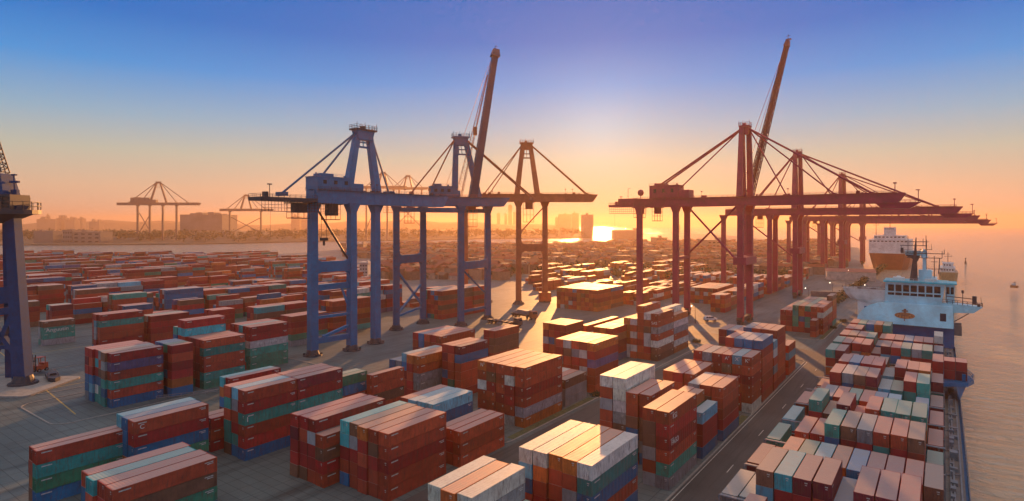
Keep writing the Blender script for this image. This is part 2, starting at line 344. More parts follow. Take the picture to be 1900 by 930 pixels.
# ================================================================== CONTAINERS
LN, WD, HT = 12.0, 2.44, 2.56
PAL = {'red': (.36,.022,.022), 'rust red': (.42,.06,.028), 'maroon': (.18,.015,.03), 'orange': (.50,.13,.03), 'teal': (.02,.26,.22), 'green': (.03,.20,.12),
       'blue': (.01,.14,.30), 'sky blue': (.12,.38,.50), 'grey': (.27,.28,.29), 'white': (.60,.57,.52), 'brown': (.20,.09,.055), 'turquoise': (.03,.38,.42), 'purple': (.10,.08,.18)}
K = {'r':'red','u':'rust red','m':'maroon','o':'orange','t':'teal','g':'green','b':'blue','s':'sky blue','y':'grey','w':'white','n':'brown','q':'turquoise','p':'purple'}
def body_mesh():
    b = MB(); hw, hl = WD/2, LN/2; n = 26; rec = .06
    for sx in (-1, 1):                                   # corrugated long sides inside the rails
        pts = []
        for k in range(n*2+1):
            y = -hl+.18+(LN-.36)*k/(n*2); pts.append((sx*(hw-(.02 if (k//2) % 2 else rec)), y))
        for a, c in zip(pts, pts[1:]):
            q = [(a[0],a[1],.16),(c[0],c[1],.16),(c[0],c[1],HT-.14),(a[0],a[1],HT-.14)]
            b.face(q if sx > 0 else q[::-1])
        b.box(*sorted((sx*(hw-.14), sx*hw)), -hl, hl, 0, .16); b.box(*sorted((sx*(hw-.14), sx*hw)), -hl, hl, HT-.14, HT-.03)
        for sy in (-1, 1): b.box(*sorted((sx*(hw-.18), sx*(hw+.004))), *sorted((sy*(hl-.18), sy*(hl+.004))), -.004, HT)
    for q in ([(hw+.002,-hl+.6,HT-.62),(hw+.002,-hl+1.9,HT-.62),(hw+.002,-hl+1.9,HT-.4),(hw+.002,-hl+.6,HT-.4)], [(hw+.002,hl-1.6,HT-.55),(hw+.002,hl-.5,HT-.55),(hw+.002,hl-.5,HT-.4),(hw+.002,hl-1.6,HT-.4)], [(hw+.002,hl-1.3,HT-.85),(hw+.002,hl-.5,HT-.85),(hw+.002,hl-.5,HT-.7),(hw+.002,hl-1.3,HT-.7)]): b.face(q, 1)
    b.box(-hw+.1, hw-.1, hl-.1, hl-.04, .1, HT-.1); b.box(-hw+.15, hw-.15, -hl+.05, hl-.1, .10, .14)
    for z in (0.0, HT-.15): b.box(-hw+.18, hw-.18, hl-.12, hl, z, z+.13); b.box(-hw+.18, hw-.18, -hl, -hl+.12, z, z+.13)
    return b
def roof_mesh():
    b = MB(); hw, hl = WD/2-.05, LN/2-.05; n = 30
    for k in range(n):
        y0 = -hl+2*hl*k/n; y1 = -hl+2*hl*(k+1)/n; ym = (y0+y1)/2
        b.face([(-hw,y0,HT-.03),(hw,y0,HT-.03),(hw,ym,HT-.005),(-hw,ym,HT-.005)]); b.face([(-hw,ym,HT-.005),(hw,ym,HT-.005),(hw,y1,HT-.03),(-hw,y1,HT-.03)])
    return b
def door_mesh():
    b = MB(); hw, hl = WD/2-.18, LN/2
    for sx in (-1, 1):
        x0, x1 = sorted((sx*.02, sx*hw)); b.box(x0, x1, -hl+.04, -hl+.09, .14, HT-.16)
        if sx > 0:
            for x, z, ww, hh in ((.36, 1.95, .38, .16), (.42, 1.65, .28, .12)): b.box(x, x+ww, -hl+.02, -hl+.036, z, z+hh, 1)
        for x in (.32, .80): b.tube((sx*x, -hl+.01, .1), (sx*x, -hl+.01, HT-.1), .03, n=5); b.box(*sorted((sx*x, sx*(x+.22))), -hl-.01, -hl+.03, .95, 1.0)
    return b
src_body = body_mesh().build('shipping_container', [M['box'], M['plate']]); src_roof = roof_mesh().build('roof', M['roof']); src_door = door_mesh().build('door', [M['box'], M['plate']])
me_body, me_roof, me_door = src_body.data, src_roof.data, src_door.data
for o in (src_body, src_roof, src_door): bpy.data.objects.remove(o)
UNITS = []      # every container: dict(x,y,z,w,l,col,label,faces,area)
RECTS = []      # plan footprints
def pcol(rng, wts): return K[rng.choices(list(wts), list(wts.values()))[0]]
WT_YARD = dict(r=26, u=20, m=9, o=6, t=6, g=4, b=9, s=2, y=4, w=2, n=8, q=2, p=2)
WT_FAR = dict(r=30, u=24, m=10, o=5, t=3, g=2, b=9, s=2, y=8, w=3, n=10, p=4)
WT_SUN = dict(r=22, u=30, o=16, n=8, y=5, w=6, b=4, m=6)  # redder, more orange paint mix standing in for the low sun's glow
WT_SHIP = dict(r=26, u=14, m=16, o=2, t=8, g=3, b=13, s=5, y=7, w=1, n=5, q=3, p=2)
ORD = ['first','second','third','fourth','fifth','sixth','seventh','eighth','ninth','tenth','eleventh','twelfth']
def tierword(k, n):                                      # k counted from the top
    if k == 0: return 'on top'
    if k == n-1 and n > 1: return 'at bottom'
    return ORD[k]+' down'
def block(phrase, x1, y0, rows, cols, n, wp, lp, seq=None, colors=None, wts=WT_YARD, seed=0, base=0, gapl=.3, lean=.35, reg=True):
    """stacks: row 0 is the seaward one (x1 is its edge), col 0 the near one; heights n or seq[row] (int or list over cols)"""
    rng = random.Random(hash(phrase) % 9999 if False else sum(map(ord, phrase))+seed); hts = {}
    for r in range(rows):
        for c in range(cols):
            h = n if seq is None else seq[r]
            if isinstance(h, (list, tuple)): h = h[c]
            hts[r, c] = h
    if reg: RECTS.append((x1-rows*wp, x1, y0, y0+cols*lp))
    for (r, c), h in hts.items():
        jx = rng.uniform(-.04, .04); jy = rng.uniform(-lean, lean)
        for k in range(h):
            d = h-1-k                                    # from the top
            if colors and r < len(colors) and c == 0 and d < len(colors[r]) and colors[r][d] != '.': col = K[colors[r][d]]
            elif colors and r < len(colors) and c and len(colors[r]) and rng.random() < .55 and d < len(colors[r]) and colors[r][d] != '.': col = K[colors[r][d]]
            else: col = pcol(rng, wts)
            top = d == 0; side = hts.get((r-1, c), 0) <= k; end = hts.get((r, c-1), 0) <= k
            back = hts.get((r+1, c), 0) <= k or hts.get((r, c+1), 0) <= k
            x = x1-(r+.5)*wp+jx+rng.uniform(-.03,.03); y = y0+(c+.5)*lp+jy+rng.uniform(-.05,.05)
            word = f'{col} container {tierword(d, h)}, {ORD[r]} stack from right' + ('' if cols == 1 else ' '+((['near','far'] if cols == 2 else ['near','middle','far','farther'])[min(c,3)]+' end'))+', '+phrase.replace('in the ', '', 1)
            UNITS.append(dict(x=x, y=y, z=base+k*2.6, w=wp-.16, l=lp-gapl, col=col, label=word, vis=(top, side, end), back=back))
def px_block(phrase, a, n, b, rows, c=None, wp=None, cols=1, dx=0, dy=0, **kw):
    Y = F*(H-2.6*n)/(a[1]-HZ); X = (a[0]-950)/F*Y; p = W(X, Y); q = (b-950)/F
    s = (q*Y-X)/(SA-q*CA)
    if wp is None:
        qc = (c-950)/F; wd = (X-qc*Y)/(CA+qc*SA); wp = min(3.3, max(2.35, wd/rows))
    block(phrase, p.x+dx, p.y+dy, rows, cols, n, wp, s/cols, **kw)
ph = px_block
ph('in the block cut by the bottom picture edge', (205,912), 4, 403, 4, c=145, colors=['ungb','ur','qu','ub'])
ph('in the low block left of blue-ended one', (68,838), 4, 240, 2, c=54, colors=['utgb','uu'])
ph('in the block with a blue end wall', (248,784), 5, 389, 3, c=213, colors=['urbgb','bbb','sbb'])
ph('in the tall teal-banded block at lower left', (453,727), 6, 637, 3, c=413, cols=2, colors=['urturb','syurtb','ututt'], seq=[6,6,6])
ph('in the stacks behind the teal-banded block', (425,706), 5, 522, 2, c=408, dx=-1.2, dy=0.5, colors=['rrut'])
ph('in the green-topped block', (583,713), 5, 681, 2, c=563, colors=['gburr','tbrur'])
ph('in the narrow red stack beside the green-topped block', (690,697), 5, 751, 1, c=681, colors=['uunuu'])
ph('in the orange-topped block by the crane feet', (779,662), 5, 842, 5, wp=2.75, seq=[5,5,5,4,4], colors=['ouyyu','orurr','sbru','yb','bb'])
ph('in the block beside the orange-topped one', (854,644), 6, 906, 3, wp=2.6, colors=['mbuuur','ruuu','rmr'])
ph('in the lone two-wide block near the centre', (917,615), 6, 962.6, 2, c=896, colors=['unnuur','rrum'])
ph('in the wide block before the blue cranes', (819,625), 5, 882, 5, wp=2.9, colors=['urrru','ruur','uub','bbr','rum'])
ph('in the big stained block at the picture centre', (971.6,684), 6, 1043, 5, c=884, colors=['uuruy','uwrru','uuuru','unruu','ouwuu'], wts=WT_SUN)
block('in the small block behind the big stained one', -88, 147.5, 3, 1, 3, 2.9, 13, colors=['nyy','uuy'], wts=WT_SUN)
block('in the yellow-lit block near the road', -87.5, 164.5, 5, 1, 6, 2.9, 16.5, colors=['orpuuu','uwuwun','uyruru','wnuuru','urynuu'], wts=WT_SUN, seq=[6,6,6,6,6])
block('in the tall block left of the yellow-lit one', -112, 188, 4, 1, 6, 2.6, 13.5, colors=['uuruu','rrnu'], wts=WT_SUN, seq=[6,6,6,6])
block('in the low block behind the yellow-lit one', -101.5, 205, 5, 2, 5, 2.8, 14, wts=WT_SUN, seq=[5,5,5,4,5])
block('in the towering block under the sun', -88.5, 217, 5, 2, 7, 2.9, 17, colors=['uuyuwnn','wunwwru','uuuuuruu','wuwuwu'], wts=WT_SUN, seq=[[7,6],[7,7],[8,6],[6,5],[6,5]])
ph('in the wide-roofed block at bottom centre', (720,807), 5, 830, 5, c=630, dx=-.2, colors=['uuruu','unruu','oruru','nyruu','qqrub'])
block('in the stacks left of the wide-roofed block', -100.2, 73.5, 4, 1, 5, 2.8, 19, colors=['unruu','ryrru','rurrn','rmrrn'], seq=[4,5,5,5])
ph('in the pale teal-roofed block', (803,752), 4, 877, 4, c=742, colors=['sbbr','ssbr','sqbr','ubrr'])
ph('in the low block below big stained one', (854,802.6), 3, 936.8, 3, c=830, colors=['uuu','uru','uuu'])
block('in the five separate bright-roofed stacks', -46.8, 87, 5, 1, 5, 2.95, 19, colors=['wtbub','ouyru','ouuru','wourr','wsbub'], gapl=.8, lean=.9, wts=WT_SUN)
block('in the roadside stacks at bottom edge', -46.8, 66, 6, 1, 4, 2.9, 14, colors=['wuru','uwru','tuuu','wyuu','oruu','wuru'], seq=[3,3,3,5,5,5], wts=WT_SUN)
block('in the low pair beside the teal-banded block', -137, 70, 2, 1, 3, 2.8, 14, colors=['rur','uur'])
# between the two roads
block('in the pale streaked block', -57.4, 122.5, 2, 1, 7, 3.3, 17, colors=['wwwynyn','wuyuuyu'], wts=WT_SUN)
block('in the stair-stepped stacks', -51.2, 121.5, 2, 1, 7, 2.9, 14.5, colors=['urnnybr','uunbyrr'], seq=[6,6], wts=WT_SUN)
block('in the graffiti-marked block', -43.8, 113.2, 2, 1, 6, 2.9, 16.6, colors=['urruty','unnyuyu'], wts=WT_SUN)
block('in the short orange stacks', -46.4, 132.5, 2, 1, 5, 2.6, 11, colors=['ogbur','uur'])
block('in the blue-topped single stack', -43.6, 133, 1, 1, 4, 2.6, 11.2, colors=['srrb'])
block('in the red block ending in blue', -43.2, 146.5, 3, 1, 5, 2.9, 14, colors=['uuurb','unun','ysru'])
block('in the two-wide reddish stacks', -53.2, 155, 3, 1, 5, 2.9, 17, colors=['uuru','rurn'])
block('in the six-wide mixed block', -43.0, 173.2, 6, 1, 6, 2.8, 11.4, colors=['uuruuw','sururu','rnuru','ruru','yuur','ruun'], wts=WT_YARD)
block('in the dark blue topped block', -43.2, 185.2, 4, 1, 7, 2.7, 14, colors=['bruuuru','bruur','brur','rruu'])
block('in the stacks before the quay crane legs', -43.2, 200.2, 2, 1, 7, 2.6, 5.5, colors=['swuyurr','uyyuu'], seq=[6,6])
block('in the tall stacks before the quay cranes', -43.4, 206.5, 4, 1, 7, 2.7, 13, colors=['uruuuur','unruu'])
block('in the low stack at the road bend', -43.4, 224, 2, 1, 4, 2.7, 12, colors=['usuu','uyu'])
block('in the stacks under the quay crane booms', -56, 213, 3, 1, 6, 2.8, 13, colors=['uuru'])
block('in the red block by the ship', -46, 316, 7, 3, 5, 2.75, 14.5, colors=['uwuru','uuryu','grgtr','oobrr','gtggr','rrrur','rurrr'], seq=[[5,5,6],[5,5,5],5,5,5,4,4])
block('in the little stack beside the red block', -47.5, 306.5, 1, 1, 3, 2.75, 8, colors=['uru'])
# left yard
ph('in the striped block at far lower left', (203,658), 6, 302, 6, wp=2.95, colors=['rputub','nyntbt','yunbtt','rqrbwt','rurbsb','rmrbby'])
block('in the short block between striped ones', -190.5, 85.4, 4, 1, 6, 3.0, 6.6, colors=['rurrob'])
block('in the teal-striped block', -190.8, 95, 7, 1, 6, 2.85, 14, colors=['utuutg','rrrru','ruur','ryur','rqurr','rqrrrr','tbrurr'], seq=[6,6,6,6,8,8,7])
ph('in the white-banded block by the blue crane', (464.5,607.7), 6, 536, 5, wp=2.8, colors=['rrwtgg','rmygt','qrur','rurr','rurr'])
ph('in the turquoise-fronted block by the blue crane', (477,572), 6, 577, 3, wp=2.8, cols=2, colors=['qnuur','ruu','rmu'])
ph('in the red block beyond the blue crane feet', (541,588), 5, 609, 3, wp=2.9, colors=['urugy','ruru'])
ph('in the orange-ended block behind crane legs', (617,560), 6, 690, 3, wp=2.9, cols=2, colors=['uuouur','oruro'])
ph('in the block beneath the middle blue crane', (819,541), 6, 905, 5, wp=2.8, cols=3, colors=['ununur','ubrur','bruru','rruru'])
ph('in the teal-banded block with dark end', (184.5,585), 6, 267, 3, wp=2.8, colors=['rtuuru','rsyyru','rurr'])
ph('in the plain red block with grey end', (267,589), 5, 340.6, 3, wp=2.8, dy=2.5, colors=['rrrur','ymru'])
ph('in the lettered pair of stacks', (77,598), 4, 139, 2, wp=2.8, colors=['ntty','nyyt'])
ph('in the block right behind the blue tower leg', (47,561), 5, 75, 3, wp=2.8, colors=['nruun'])
ph('in the dark red stacks beside the tower crane', (95.5,568), 5, 136, 3, wp=2.8, colors=['mruur','ymmr','trrt'])
ph('in the block of grey over red', (143,539), 6, 204, 3, wp=2.8, colors=['nuuynr','yyrty'])
ph('in the green-topped red block at left', (210,547.7), 6, 271.7, 3, wp=2.8, colors=['tuuuru','gnuyr'])
ph('in the deep blue faced block', (309.7,539), 6, 379, 4, wp=2.8, colors=['bbbbnr','yrsnr'])
ph('in the low red stacks with junk on top', (395,577), 4, 436, 3, wp=2.9, colors=['rrur','ruru'])
ph('in the glinting-roofed block left of the sun', (1109,538.7), 5, 1157, 10, wp=2.9, cols=2, wts=WT_SUN)
ph('in the low block beyond the white car', (1330,536), 4, 1362, 6, wp=2.9, cols=2, wts=WT_SUN)
# ship cargo
rs = random.Random(11)
BAYS = []
y = 84.0
while y < 282:
    BAYS.append(y); y += 15.4
for j, y in enumerate(BAYS):
    far_ = y > 205
    place = ['in the ship bay cut by the picture edge','in the second ship bay','in the third ship bay','in the fourth ship bay','in the fifth ship bay','in the sixth ship bay','in the seventh ship bay','in the eighth ship bay','in the ninth ship bay','in the tenth ship bay','in the eleventh ship bay','in the twelfth ship bay','in the thirteenth ship bay','in the fourteenth ship bay','in the ship bay under the bridge'][j]
    seq = []
    base_n = [3,4,3,4,4,3,4,4,3,4,4,3,4,3,3][j]
    for r in range(11):                                  # row 0 seaward
        if r == 0: h = rs.choice([2,2,3]) if not far_ else rs.choice([3,4])
        elif r >= 9: h = rs.choice([1,2,2]) if not far_ else 4
        else: h = base_n if rs.random() < .72 else base_n-1
        if y < 97: h = min(h, 3)
        if j >= len(BAYS)-1: h = 4 if r > 5 else (2 if r < 4 else 1)
        seq.append(h)
    if j == len(BAYS)-1: place = 'in the ship bay under the bridge'
    block(place, .2, y, 11, 1, 4, 2.72, 12.6, seq=seq, wts=WT_SHIP, base=3.4, gapl=.9, lean=.3)
block('in the pair on the ship side platform', 5.6, 209.5, 2, 1, 2, 2.7, 6.6, base=8.65, wts=WT_SHIP, reg=False)
# ---- the wide yard beyond: blocks on a grid, leaving aisles, crane feet and paved areas free
rf = random.Random(5)
CRANE_FEET = [W(-80,238), W(-67,248), W(-60.4,262.6), W(-57.8,296), W(-47.3,315), W(-26.6,308), W(-13.5,329), W(4.3,391), W(22.3,402), W(-17,405), W(-31,396)]
def clash(r, pad=2.5):
    for q in RECTS:
        if r[0] < q[1]+pad and r[1] > q[0]-pad and r[2] < q[3]+pad and r[3] > q[2]-pad: return True
    for p in CRANE_FEET:
        if r[0]-7 < p.x < r[1]+7 and r[2]-7 < p.y < r[3]+7: return True
    return False
FIELD = []
gx = -1500.0
while gx < -45:
    rows = rf.choice([3,4,5,6]); wd = rows*2.85; gy = -500+rf.uniform(0, 30)
    while gy < 1400:
        cols = rf.choice([1,2,2,3,4]); ln = cols*12.8
        cx, cyy = gx+wd/2, gy+ln/2; X, Y = VIEW((cx, cyy))
        gap = rf.choice([2.5, 2.5, 9]) if rf.random() < .8 else 18
        if Y > 150:
            px = 950+F*X/Y; ok = -90 < px < 1500
            lim = 900 if px < 480 else (900-(px-480)*1.5 if px < 690 else (430 if px < 1000 else (690 if px < 1320 else 560)))
            ok = ok and Y < lim
            if px < 160: ok = ok and Y > 330
            elif px < 560: ok = ok and Y > 300
            elif px < 690: ok = ok and Y > 335
            elif px < 790: ok = ok and Y > 560
            elif px < 1010: ok = ok and (Y > 345)
            else: ok = ok and Y > 372
            if 340 < px < 585 and 425 < Y < 545: ok = False
            if 920 < px < 1032 and Y < 440: ok = False
            if gx+wd > -104 and gx < -60: ok = False      # crane track
            if gx+wd > -60: ok = False
            if rf.random() < (.12 if Y < 700 else .2): ok = False
            r = (gx, gx+wd, gy, gy+ln)
            if ok and not clash(r): FIELD.append((r, rows, cols, px, Y)); RECTS.append(r)
        gy += ln+gap
    gx += wd+rf.choice([1.5, 2.0, 7.0, 3.5])
print('field blocks', len(FIELD))
for r, rows, cols, px, Y in FIELD:
    top = rf.choice([3,4,5,5,6]) if Y < 700 else rf.choice([3,4,5])
    if px > 1000: top = rf.choice([2,3,4])
    seq = [[max(1, top-rf.choice([0,0,0,1,2])) for c in range(cols)] for _ in range(rows)]
    block('in the wide yard', r[1], r[2], rows, cols, top, 2.85, 12.8, seq=seq, wts=WT_SUN if px > 800 else WT_FAR, seed=int(r[2]), reg=False)
for u in UNITS:
    X, Y = VIEW((u['x'], u['y'])); px = 950+F*X/Y if Y > 20 else -9999; pyt = HZ+F*(H-u['z']-2.6)/Y if Y > 20 else 9999
    t, s, e = u['vis']
    ang = (u['l']*(2.4 if t else 0)*(H-u['z']-2.6)/max(Y,1)+(u['l']*2.6*max(0, -u['x']/max(Y,1)) if s else 0)+(u['w']*2.6*max(.3, u['y']/max(Y,1)) if e else 0))
    u['area'] = ang*F*F/max(Y,1)**2 if (Y > 20 and -60 < px < 1960 and pyt < 935) else 0
    u['inview'] = u['area'] > 0
MUST = ('lettered pair of stacks', 'white-banded block by the blue crane', 'towering block under the sun', 'six-wide mixed block', 'big stained block at the picture centre', 'red block by the ship')
order = sorted([u for u in UNITS if u['area'] > 0], key=lambda u: -u['area']*(6 if u['label'].endswith(MUST) and (u['vis'][1] or u['vis'][2] or u['vis'][0]) else 1))
print('containers', len(UNITS), 'in view', len(order))
IND = order[:300]
for u in IND:
    u['ind'] = True
    if len(u['label'].replace(',', '').split()) > 16: u['label'] = u['label'].replace(' container', '') if False else u['label'].replace(' end,', ',')
    if len(u['label'].split()) > 16: print('LONG', u['label'])
GRP = 'shipping containers stacked in the terminal'
for u in IND:
    o = bpy.data.objects.new('shipping_container', me_body); sc.collection.objects.link(o)
    c = PAL[u['col']]; v = random.uniform(.75, 1.25); c = (c[0]*v, c[1]*v*random.uniform(.9,1.1), c[2]*v, 1)
    o.location = (u['x'], u['y'], u['z']+.02); o.scale = (u['w']/WD, u['l']/LN, 1); o.color = c
    tag(o, u['label'], 'container', GRP); u['obj'] = o
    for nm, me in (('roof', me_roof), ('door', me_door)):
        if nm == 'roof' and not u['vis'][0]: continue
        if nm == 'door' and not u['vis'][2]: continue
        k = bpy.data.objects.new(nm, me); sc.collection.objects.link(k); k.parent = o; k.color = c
b = MB()
def simple_box(u):
    c = PAL[u['col']]; v = random.uniform(.7, 1.25); c = (c[0]*v, c[1]*v, c[2]*v)
    x0, x1, y0, y1, z0, z1 = u['x']-u['w']/2, u['x']+u['w']/2, u['y']-u['l']/2, u['y']+u['l']/2, u['z']+.02, u['z']+2.58
    V = [(x0,y0,z0),(x1,y0,z0),(x1,y1,z0),(x0,y1,z0),(x0,y0,z1),(x1,y0,z1),(x1,y1,z1),(x0,y1,z1)]
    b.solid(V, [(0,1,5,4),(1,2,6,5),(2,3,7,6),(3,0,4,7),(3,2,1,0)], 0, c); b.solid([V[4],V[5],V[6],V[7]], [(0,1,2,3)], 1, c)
    if VIEW((u['x'],u['y']))[1] < 420:                   # posts and rails stand proud on the closer ones
        for x in (x0, x1):
            for yy in (y0, y1): b.box(x-.03, x+.03, yy-.03, yy+.03, z0, z1+.01, 0, tuple(q*.7 for q in c))
for u in UNITS:
    if not u.get('ind'): simple_box(u)
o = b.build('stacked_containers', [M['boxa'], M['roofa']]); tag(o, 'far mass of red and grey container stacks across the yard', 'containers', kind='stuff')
# the lettered green container
def lettering(text, size, loc, rot, m, parent=None, name='lettering'):
    cu = bpy.data.curves.new(name, 'FONT'); cu.body = text; cu.size = size; cu.extrude = .02; cu.align_x = 'CENTER'; cu.align_y = 'CENTER'
    t = bpy.data.objects.new(name, cu); sc.collection.objects.link(t)
    dg = bpy.context.evaluated_depsgraph_get(); me = bpy.data.meshes.new_from_object(t.evaluated_get(dg)); bpy.data.objects.remove(t)
    o = bpy.data.objects.new(name, me); sc.collection.objects.link(o); me.materials.clear(); me.materials.append(m)
    if parent is not None:
        o.parent = parent; bpy.context.view_layer.update(); o.matrix_parent_inverse = parent.matrix_world.inverted()
    o.location = loc; o.rotation_euler = rot
    return o
def letter_on(phrase, row, down, text, size, face='side', off=0, dz=0, wide=1):
    for u in UNITS:
        if u.get('obj') and u['label'].endswith(phrase.replace('in the ', '', 1)) and f'{ORD[row]} stack' in u['label'] and u['vis'][1 if face == 'side' else 2]:
            lab = u['label']; 
            tops = [q for q in UNITS if abs(q['x']-u['x']) < .3 and abs(q['y']-u['y']) < 1]; tz = max(q['z'] for q in tops)
            if round((tz-u['z'])/2.6) == down:
                if face == 'side': p = (u['x']+u['w']/2+.03, u['y']+off, u['z']+1.3+dz); rot = (R(90), 0, R(90))
                else: p = (u['x'], u['y']-u['l']/2-.06, u['z']+1.5+dz); rot = (R(90), 0, 0)
                o = lettering(text, size, p, rot, M['text'], u['obj']); return o
    print('no letter target', phrase)
# ================================================================== CRANES
def sts(label, org, d, legs, girder, mats, name='gantry_crane', beams=(), braces=(), apex=None, feet=None, stays=(), house=None, lw=3.2, cage=None, cab=None, group=None, boom=None, extra=None, capw=8, tip=True, pads=True, double=True):
    """org and d in lookout metres; everything else in local s (along the boom), t, z"""
    global BDIR
    o = W(*org); dd = W(*d); rz = math.atan2(dd.y, dd.x); BDIR = (1,0,0)
    root = empty(name, o, label, 'crane', group, rz)
    m, m2 = mats; g0, g1, zb, th, gt = girder[:5]         # s range, underside, depth, track half width
    ext = girder[5] if len(girder) > 5 else g0
    for (s, t) in legs:
        b = MB()
        b.beam((s,t,2.2), (s,t,zb-3.5), lw*.95, lw*1.0, lw*.9, lw*.9)
        b.beam((s,t,zb-3.6), (s,t,zb+.3), lw*.9, lw*.9, lw*1.35, lw*1.75)      # flare into the girder
        for z in (zb*.33, zb*.66): b.beam((s,t,z), (s,t,z+.35), lw*1.03, lw*1.03)
        if lw > 2.4:
            for z in range(4, int(zb-4), 2): b.beam((s+lw*.5,t-lw*.3,z), (s+lw*.5,t-lw*.3,z+1.6), .12, .12)
        leg = b.build('leg', m, root)
        if pads:
            b = MB(); b.tube((s,t,0), (s,t,.5), lw*1.15, lw*1.1, 14); b.tube((s,t,.5), (s,t,2.4), lw*.85, lw*.62, 14)
            for k in range(6): a = R(60*k+20); b.box(s+math.cos(a)*lw-.3, s+math.cos(a)*lw+.3, t+math.sin(a)*lw-.3, t+math.sin(a)*lw+.3, .5, 1.1)
            b.build('foot', M['dark'], leg)
    def P(i): return legs[i]
    for (i, j, z, h, fil) in beams:
        b = MB(); (s0,t0), (s1,t1) = P(i), P(j)
        b.beam((s0,t0,z), (s1,t1,z), lw*.7, h)
        if fil:                                           # haunches above and below
            dv = Vector((s1-s0, t1-t0, 0)).normalized(); nr = Vector((-dv.y, dv.x, 0))*lw*.3
            for (q, sg) in ((Vector((s0,t0,0)), 1), (Vector((s1,t1,0)), -1)):
                for up in (1, -1):
                    e = [Vector((0,0,0)), dv*sg*(lw*.45+1.9), dv*sg*(lw*.45+.5), dv*sg*lw*.45]; zz = [z+up*h/2, z+up*h/2, z+up*(h/2+.7), z+up*(h/2+2.2)]
                    A = [q+e[k]-nr+Vector((0,0,zz[k])) for k in range(4)]; B = [q+e[k]+nr+Vector((0,0,zz[k])) for k in range(4)]
                    b.hexa(A, B)
        b.build('portal_beam', m, root)
    for (p, q, r) in braces:
        b = MB(); b.tube(p, q, r, n=8); b.build('brace', m2, root)
    # main girder: two box beams, cross ties, walkways with rails
    b = MB(); n = 10
    for t in ((-gt, gt) if double else (0,)):
        b.box(g0, g1, t-.9, t+.9, zb, zb+th)
        for k in range(n+1):
            s = g0+(g1-g0)*k/n; b.box(s-.15, s+.15, t-.97, t+.97, zb-.05, zb+th+.05)
        b.box(g0, g1, t-1.15, t+1.15, zb+th, zb+th+.18)
        b.box(g0, g1, t-1.1, t+1.1, zb-.15, zb)
        if tip:
            b.hexa([(g1,t-.9,zb+th*.5),(g1+3.2,t-.9,zb+th*.85),(g1+3.2,t+.9,zb+th*.85),(g1,t+.9,zb+th*.5)], [(g1,t-.9,zb+th),(g1+3.2,t-.9,zb+th),(g1+3.2,t+.9,zb+th),(g1,t+.9,zb+th)])
            b.hexa([(g1,t-.9,zb),(g1+1.4,t-.9,zb+th*.35),(g1+1.4,t+.9,zb+th*.35),(g1,t+.9,zb)], [(g1,t-.9,zb+th*.5),(g1+3.0,t-.9,zb+th*.85),(g1+3.0,t+.9,zb+th*.85),(g1,t+.9,zb+th*.5)])
    if double:
        for k in range(n//2+1): s = g0+(g1-g0)*k/(n//2); b.box(s-.6, s+.6, -gt, gt, zb+.4, zb+th-.3)
    b.build('girder', m, root)
    b = MB()
    for sg in (-1, 1):
        b.rail([(g0, sg*(gt+1.7), zb+th), (g1, sg*(gt+1.7), zb+th)], 1.2, .09, 3); b.box(g0, g1, *sorted((sg*(gt+1.15), sg*(gt+1.8))), zb+th-.1, zb+th)
    rr = random.Random(int(abs(org[0]*10)))
    for k in range(9):                                     # floodlights, winches and small machines on the walkway
        s = rr.uniform(g0+2, g1-2); hh = rr.uniform(.6, 2.6); b.box(s, s+rr.uniform(.4,1.8), -gt-.8, -gt+.6, zb+th+.18, zb+th+.18+hh*.6)
        if k % 3 == 0: b.beam((s, -gt, zb+th), (s, -gt, zb+th+3.4), .14); b.box(s-.5, s+.5, -gt-.3, -gt+.1, zb+th+3.2, zb+th+3.6)
    b.build('walkway', M['dark'] if m is M['blue'] else m2, root)
    if ext < g0:                                           # thin rear platform
        b = MB(); b.box(ext, g0, -gt-1.5, gt+1.5, zb+.2, zb+1.6); b.rail([(ext,-gt-1.4,zb+1.6),(g0,-gt-1.4,zb+1.6)], 1.2, .09, 2.2); b.rail([(ext,-gt-1.4,zb+1.6),(ext,gt+1.4,zb+1.6),(g0,gt+1.4,zb+1.6)], 1.2, .09, 2.2)
        b.box(ext+3, ext+4.4, -2, 0, zb+1.6, zb+3.6); b.beam((ext+6,0,zb+1.6), (ext+6,0,zb+6.5), .2); b.box(ext+5.2, ext+6.8, -.4, .4, zb+6.3, zb+6.7)
        b.build('rear_platform', M['dark'] if m is M['blue'] else m, root)
        b = MB(); s = ext+.6
        while s < g0+8:
            b.beam((s,-gt-1.3,zb+.2), (s,-gt-1.3,zb-3.6), .12); s += 1.3
        for z in (-1.2, -2.4, -3.6): b.beam((ext+.6,-gt-1.3,zb+z), (g0+8,-gt-1.3,zb+z), .14)
        b.box(ext+.6, g0+8, -gt-1.8, -gt-.9, zb-3.75, zb-3.6); b.beam((ext+4,-gt-1.3,zb-3.6), (ext+4,-gt-1.3,zb-13), .06)
        b.build('service_gantry', M['dark'] if m is M['blue'] else m2, root)
    if house:
        h0, h1, hh = house[:3]; b = MB(); zt = zb+th+.2
        b.box(h0, h1, -gt-1.4, gt+1.4, zt, zt+hh); b.box(h0-.3, h1+.3, -gt-1.7, gt+1.7, zt+hh, zt+hh+.25)
        b.box(h0+(h1-h0)*.15, h0+(h1-h0)*.5, -gt, gt, zt+hh+.25, zt+hh+1.5); b.box(h1, h1+(h1-h0)*.35, -gt-.8, gt+.8, zt, zt+hh*.62)
        for k in range(5): s = h0+(h1-h0)*(k+.5)/5; b.box(s-.05, s+.05, -gt-1.46, -gt-1.4, zt+.3, zt+hh-.2)
        b.tube((h0+2,0,zt+hh), (h0+2,0,zt+hh+2), .3); b.tube((h1-2,-1,zt+hh), (h1-2,-1,zt+hh+1.2), .5)
        b.rail([(h0,-gt-1.5,zt+hh+.25),(h1,-gt-1.5,zt+hh+.25)], 1.1, .08, 2.5)
        ho = b.build('machine_house', m, root)
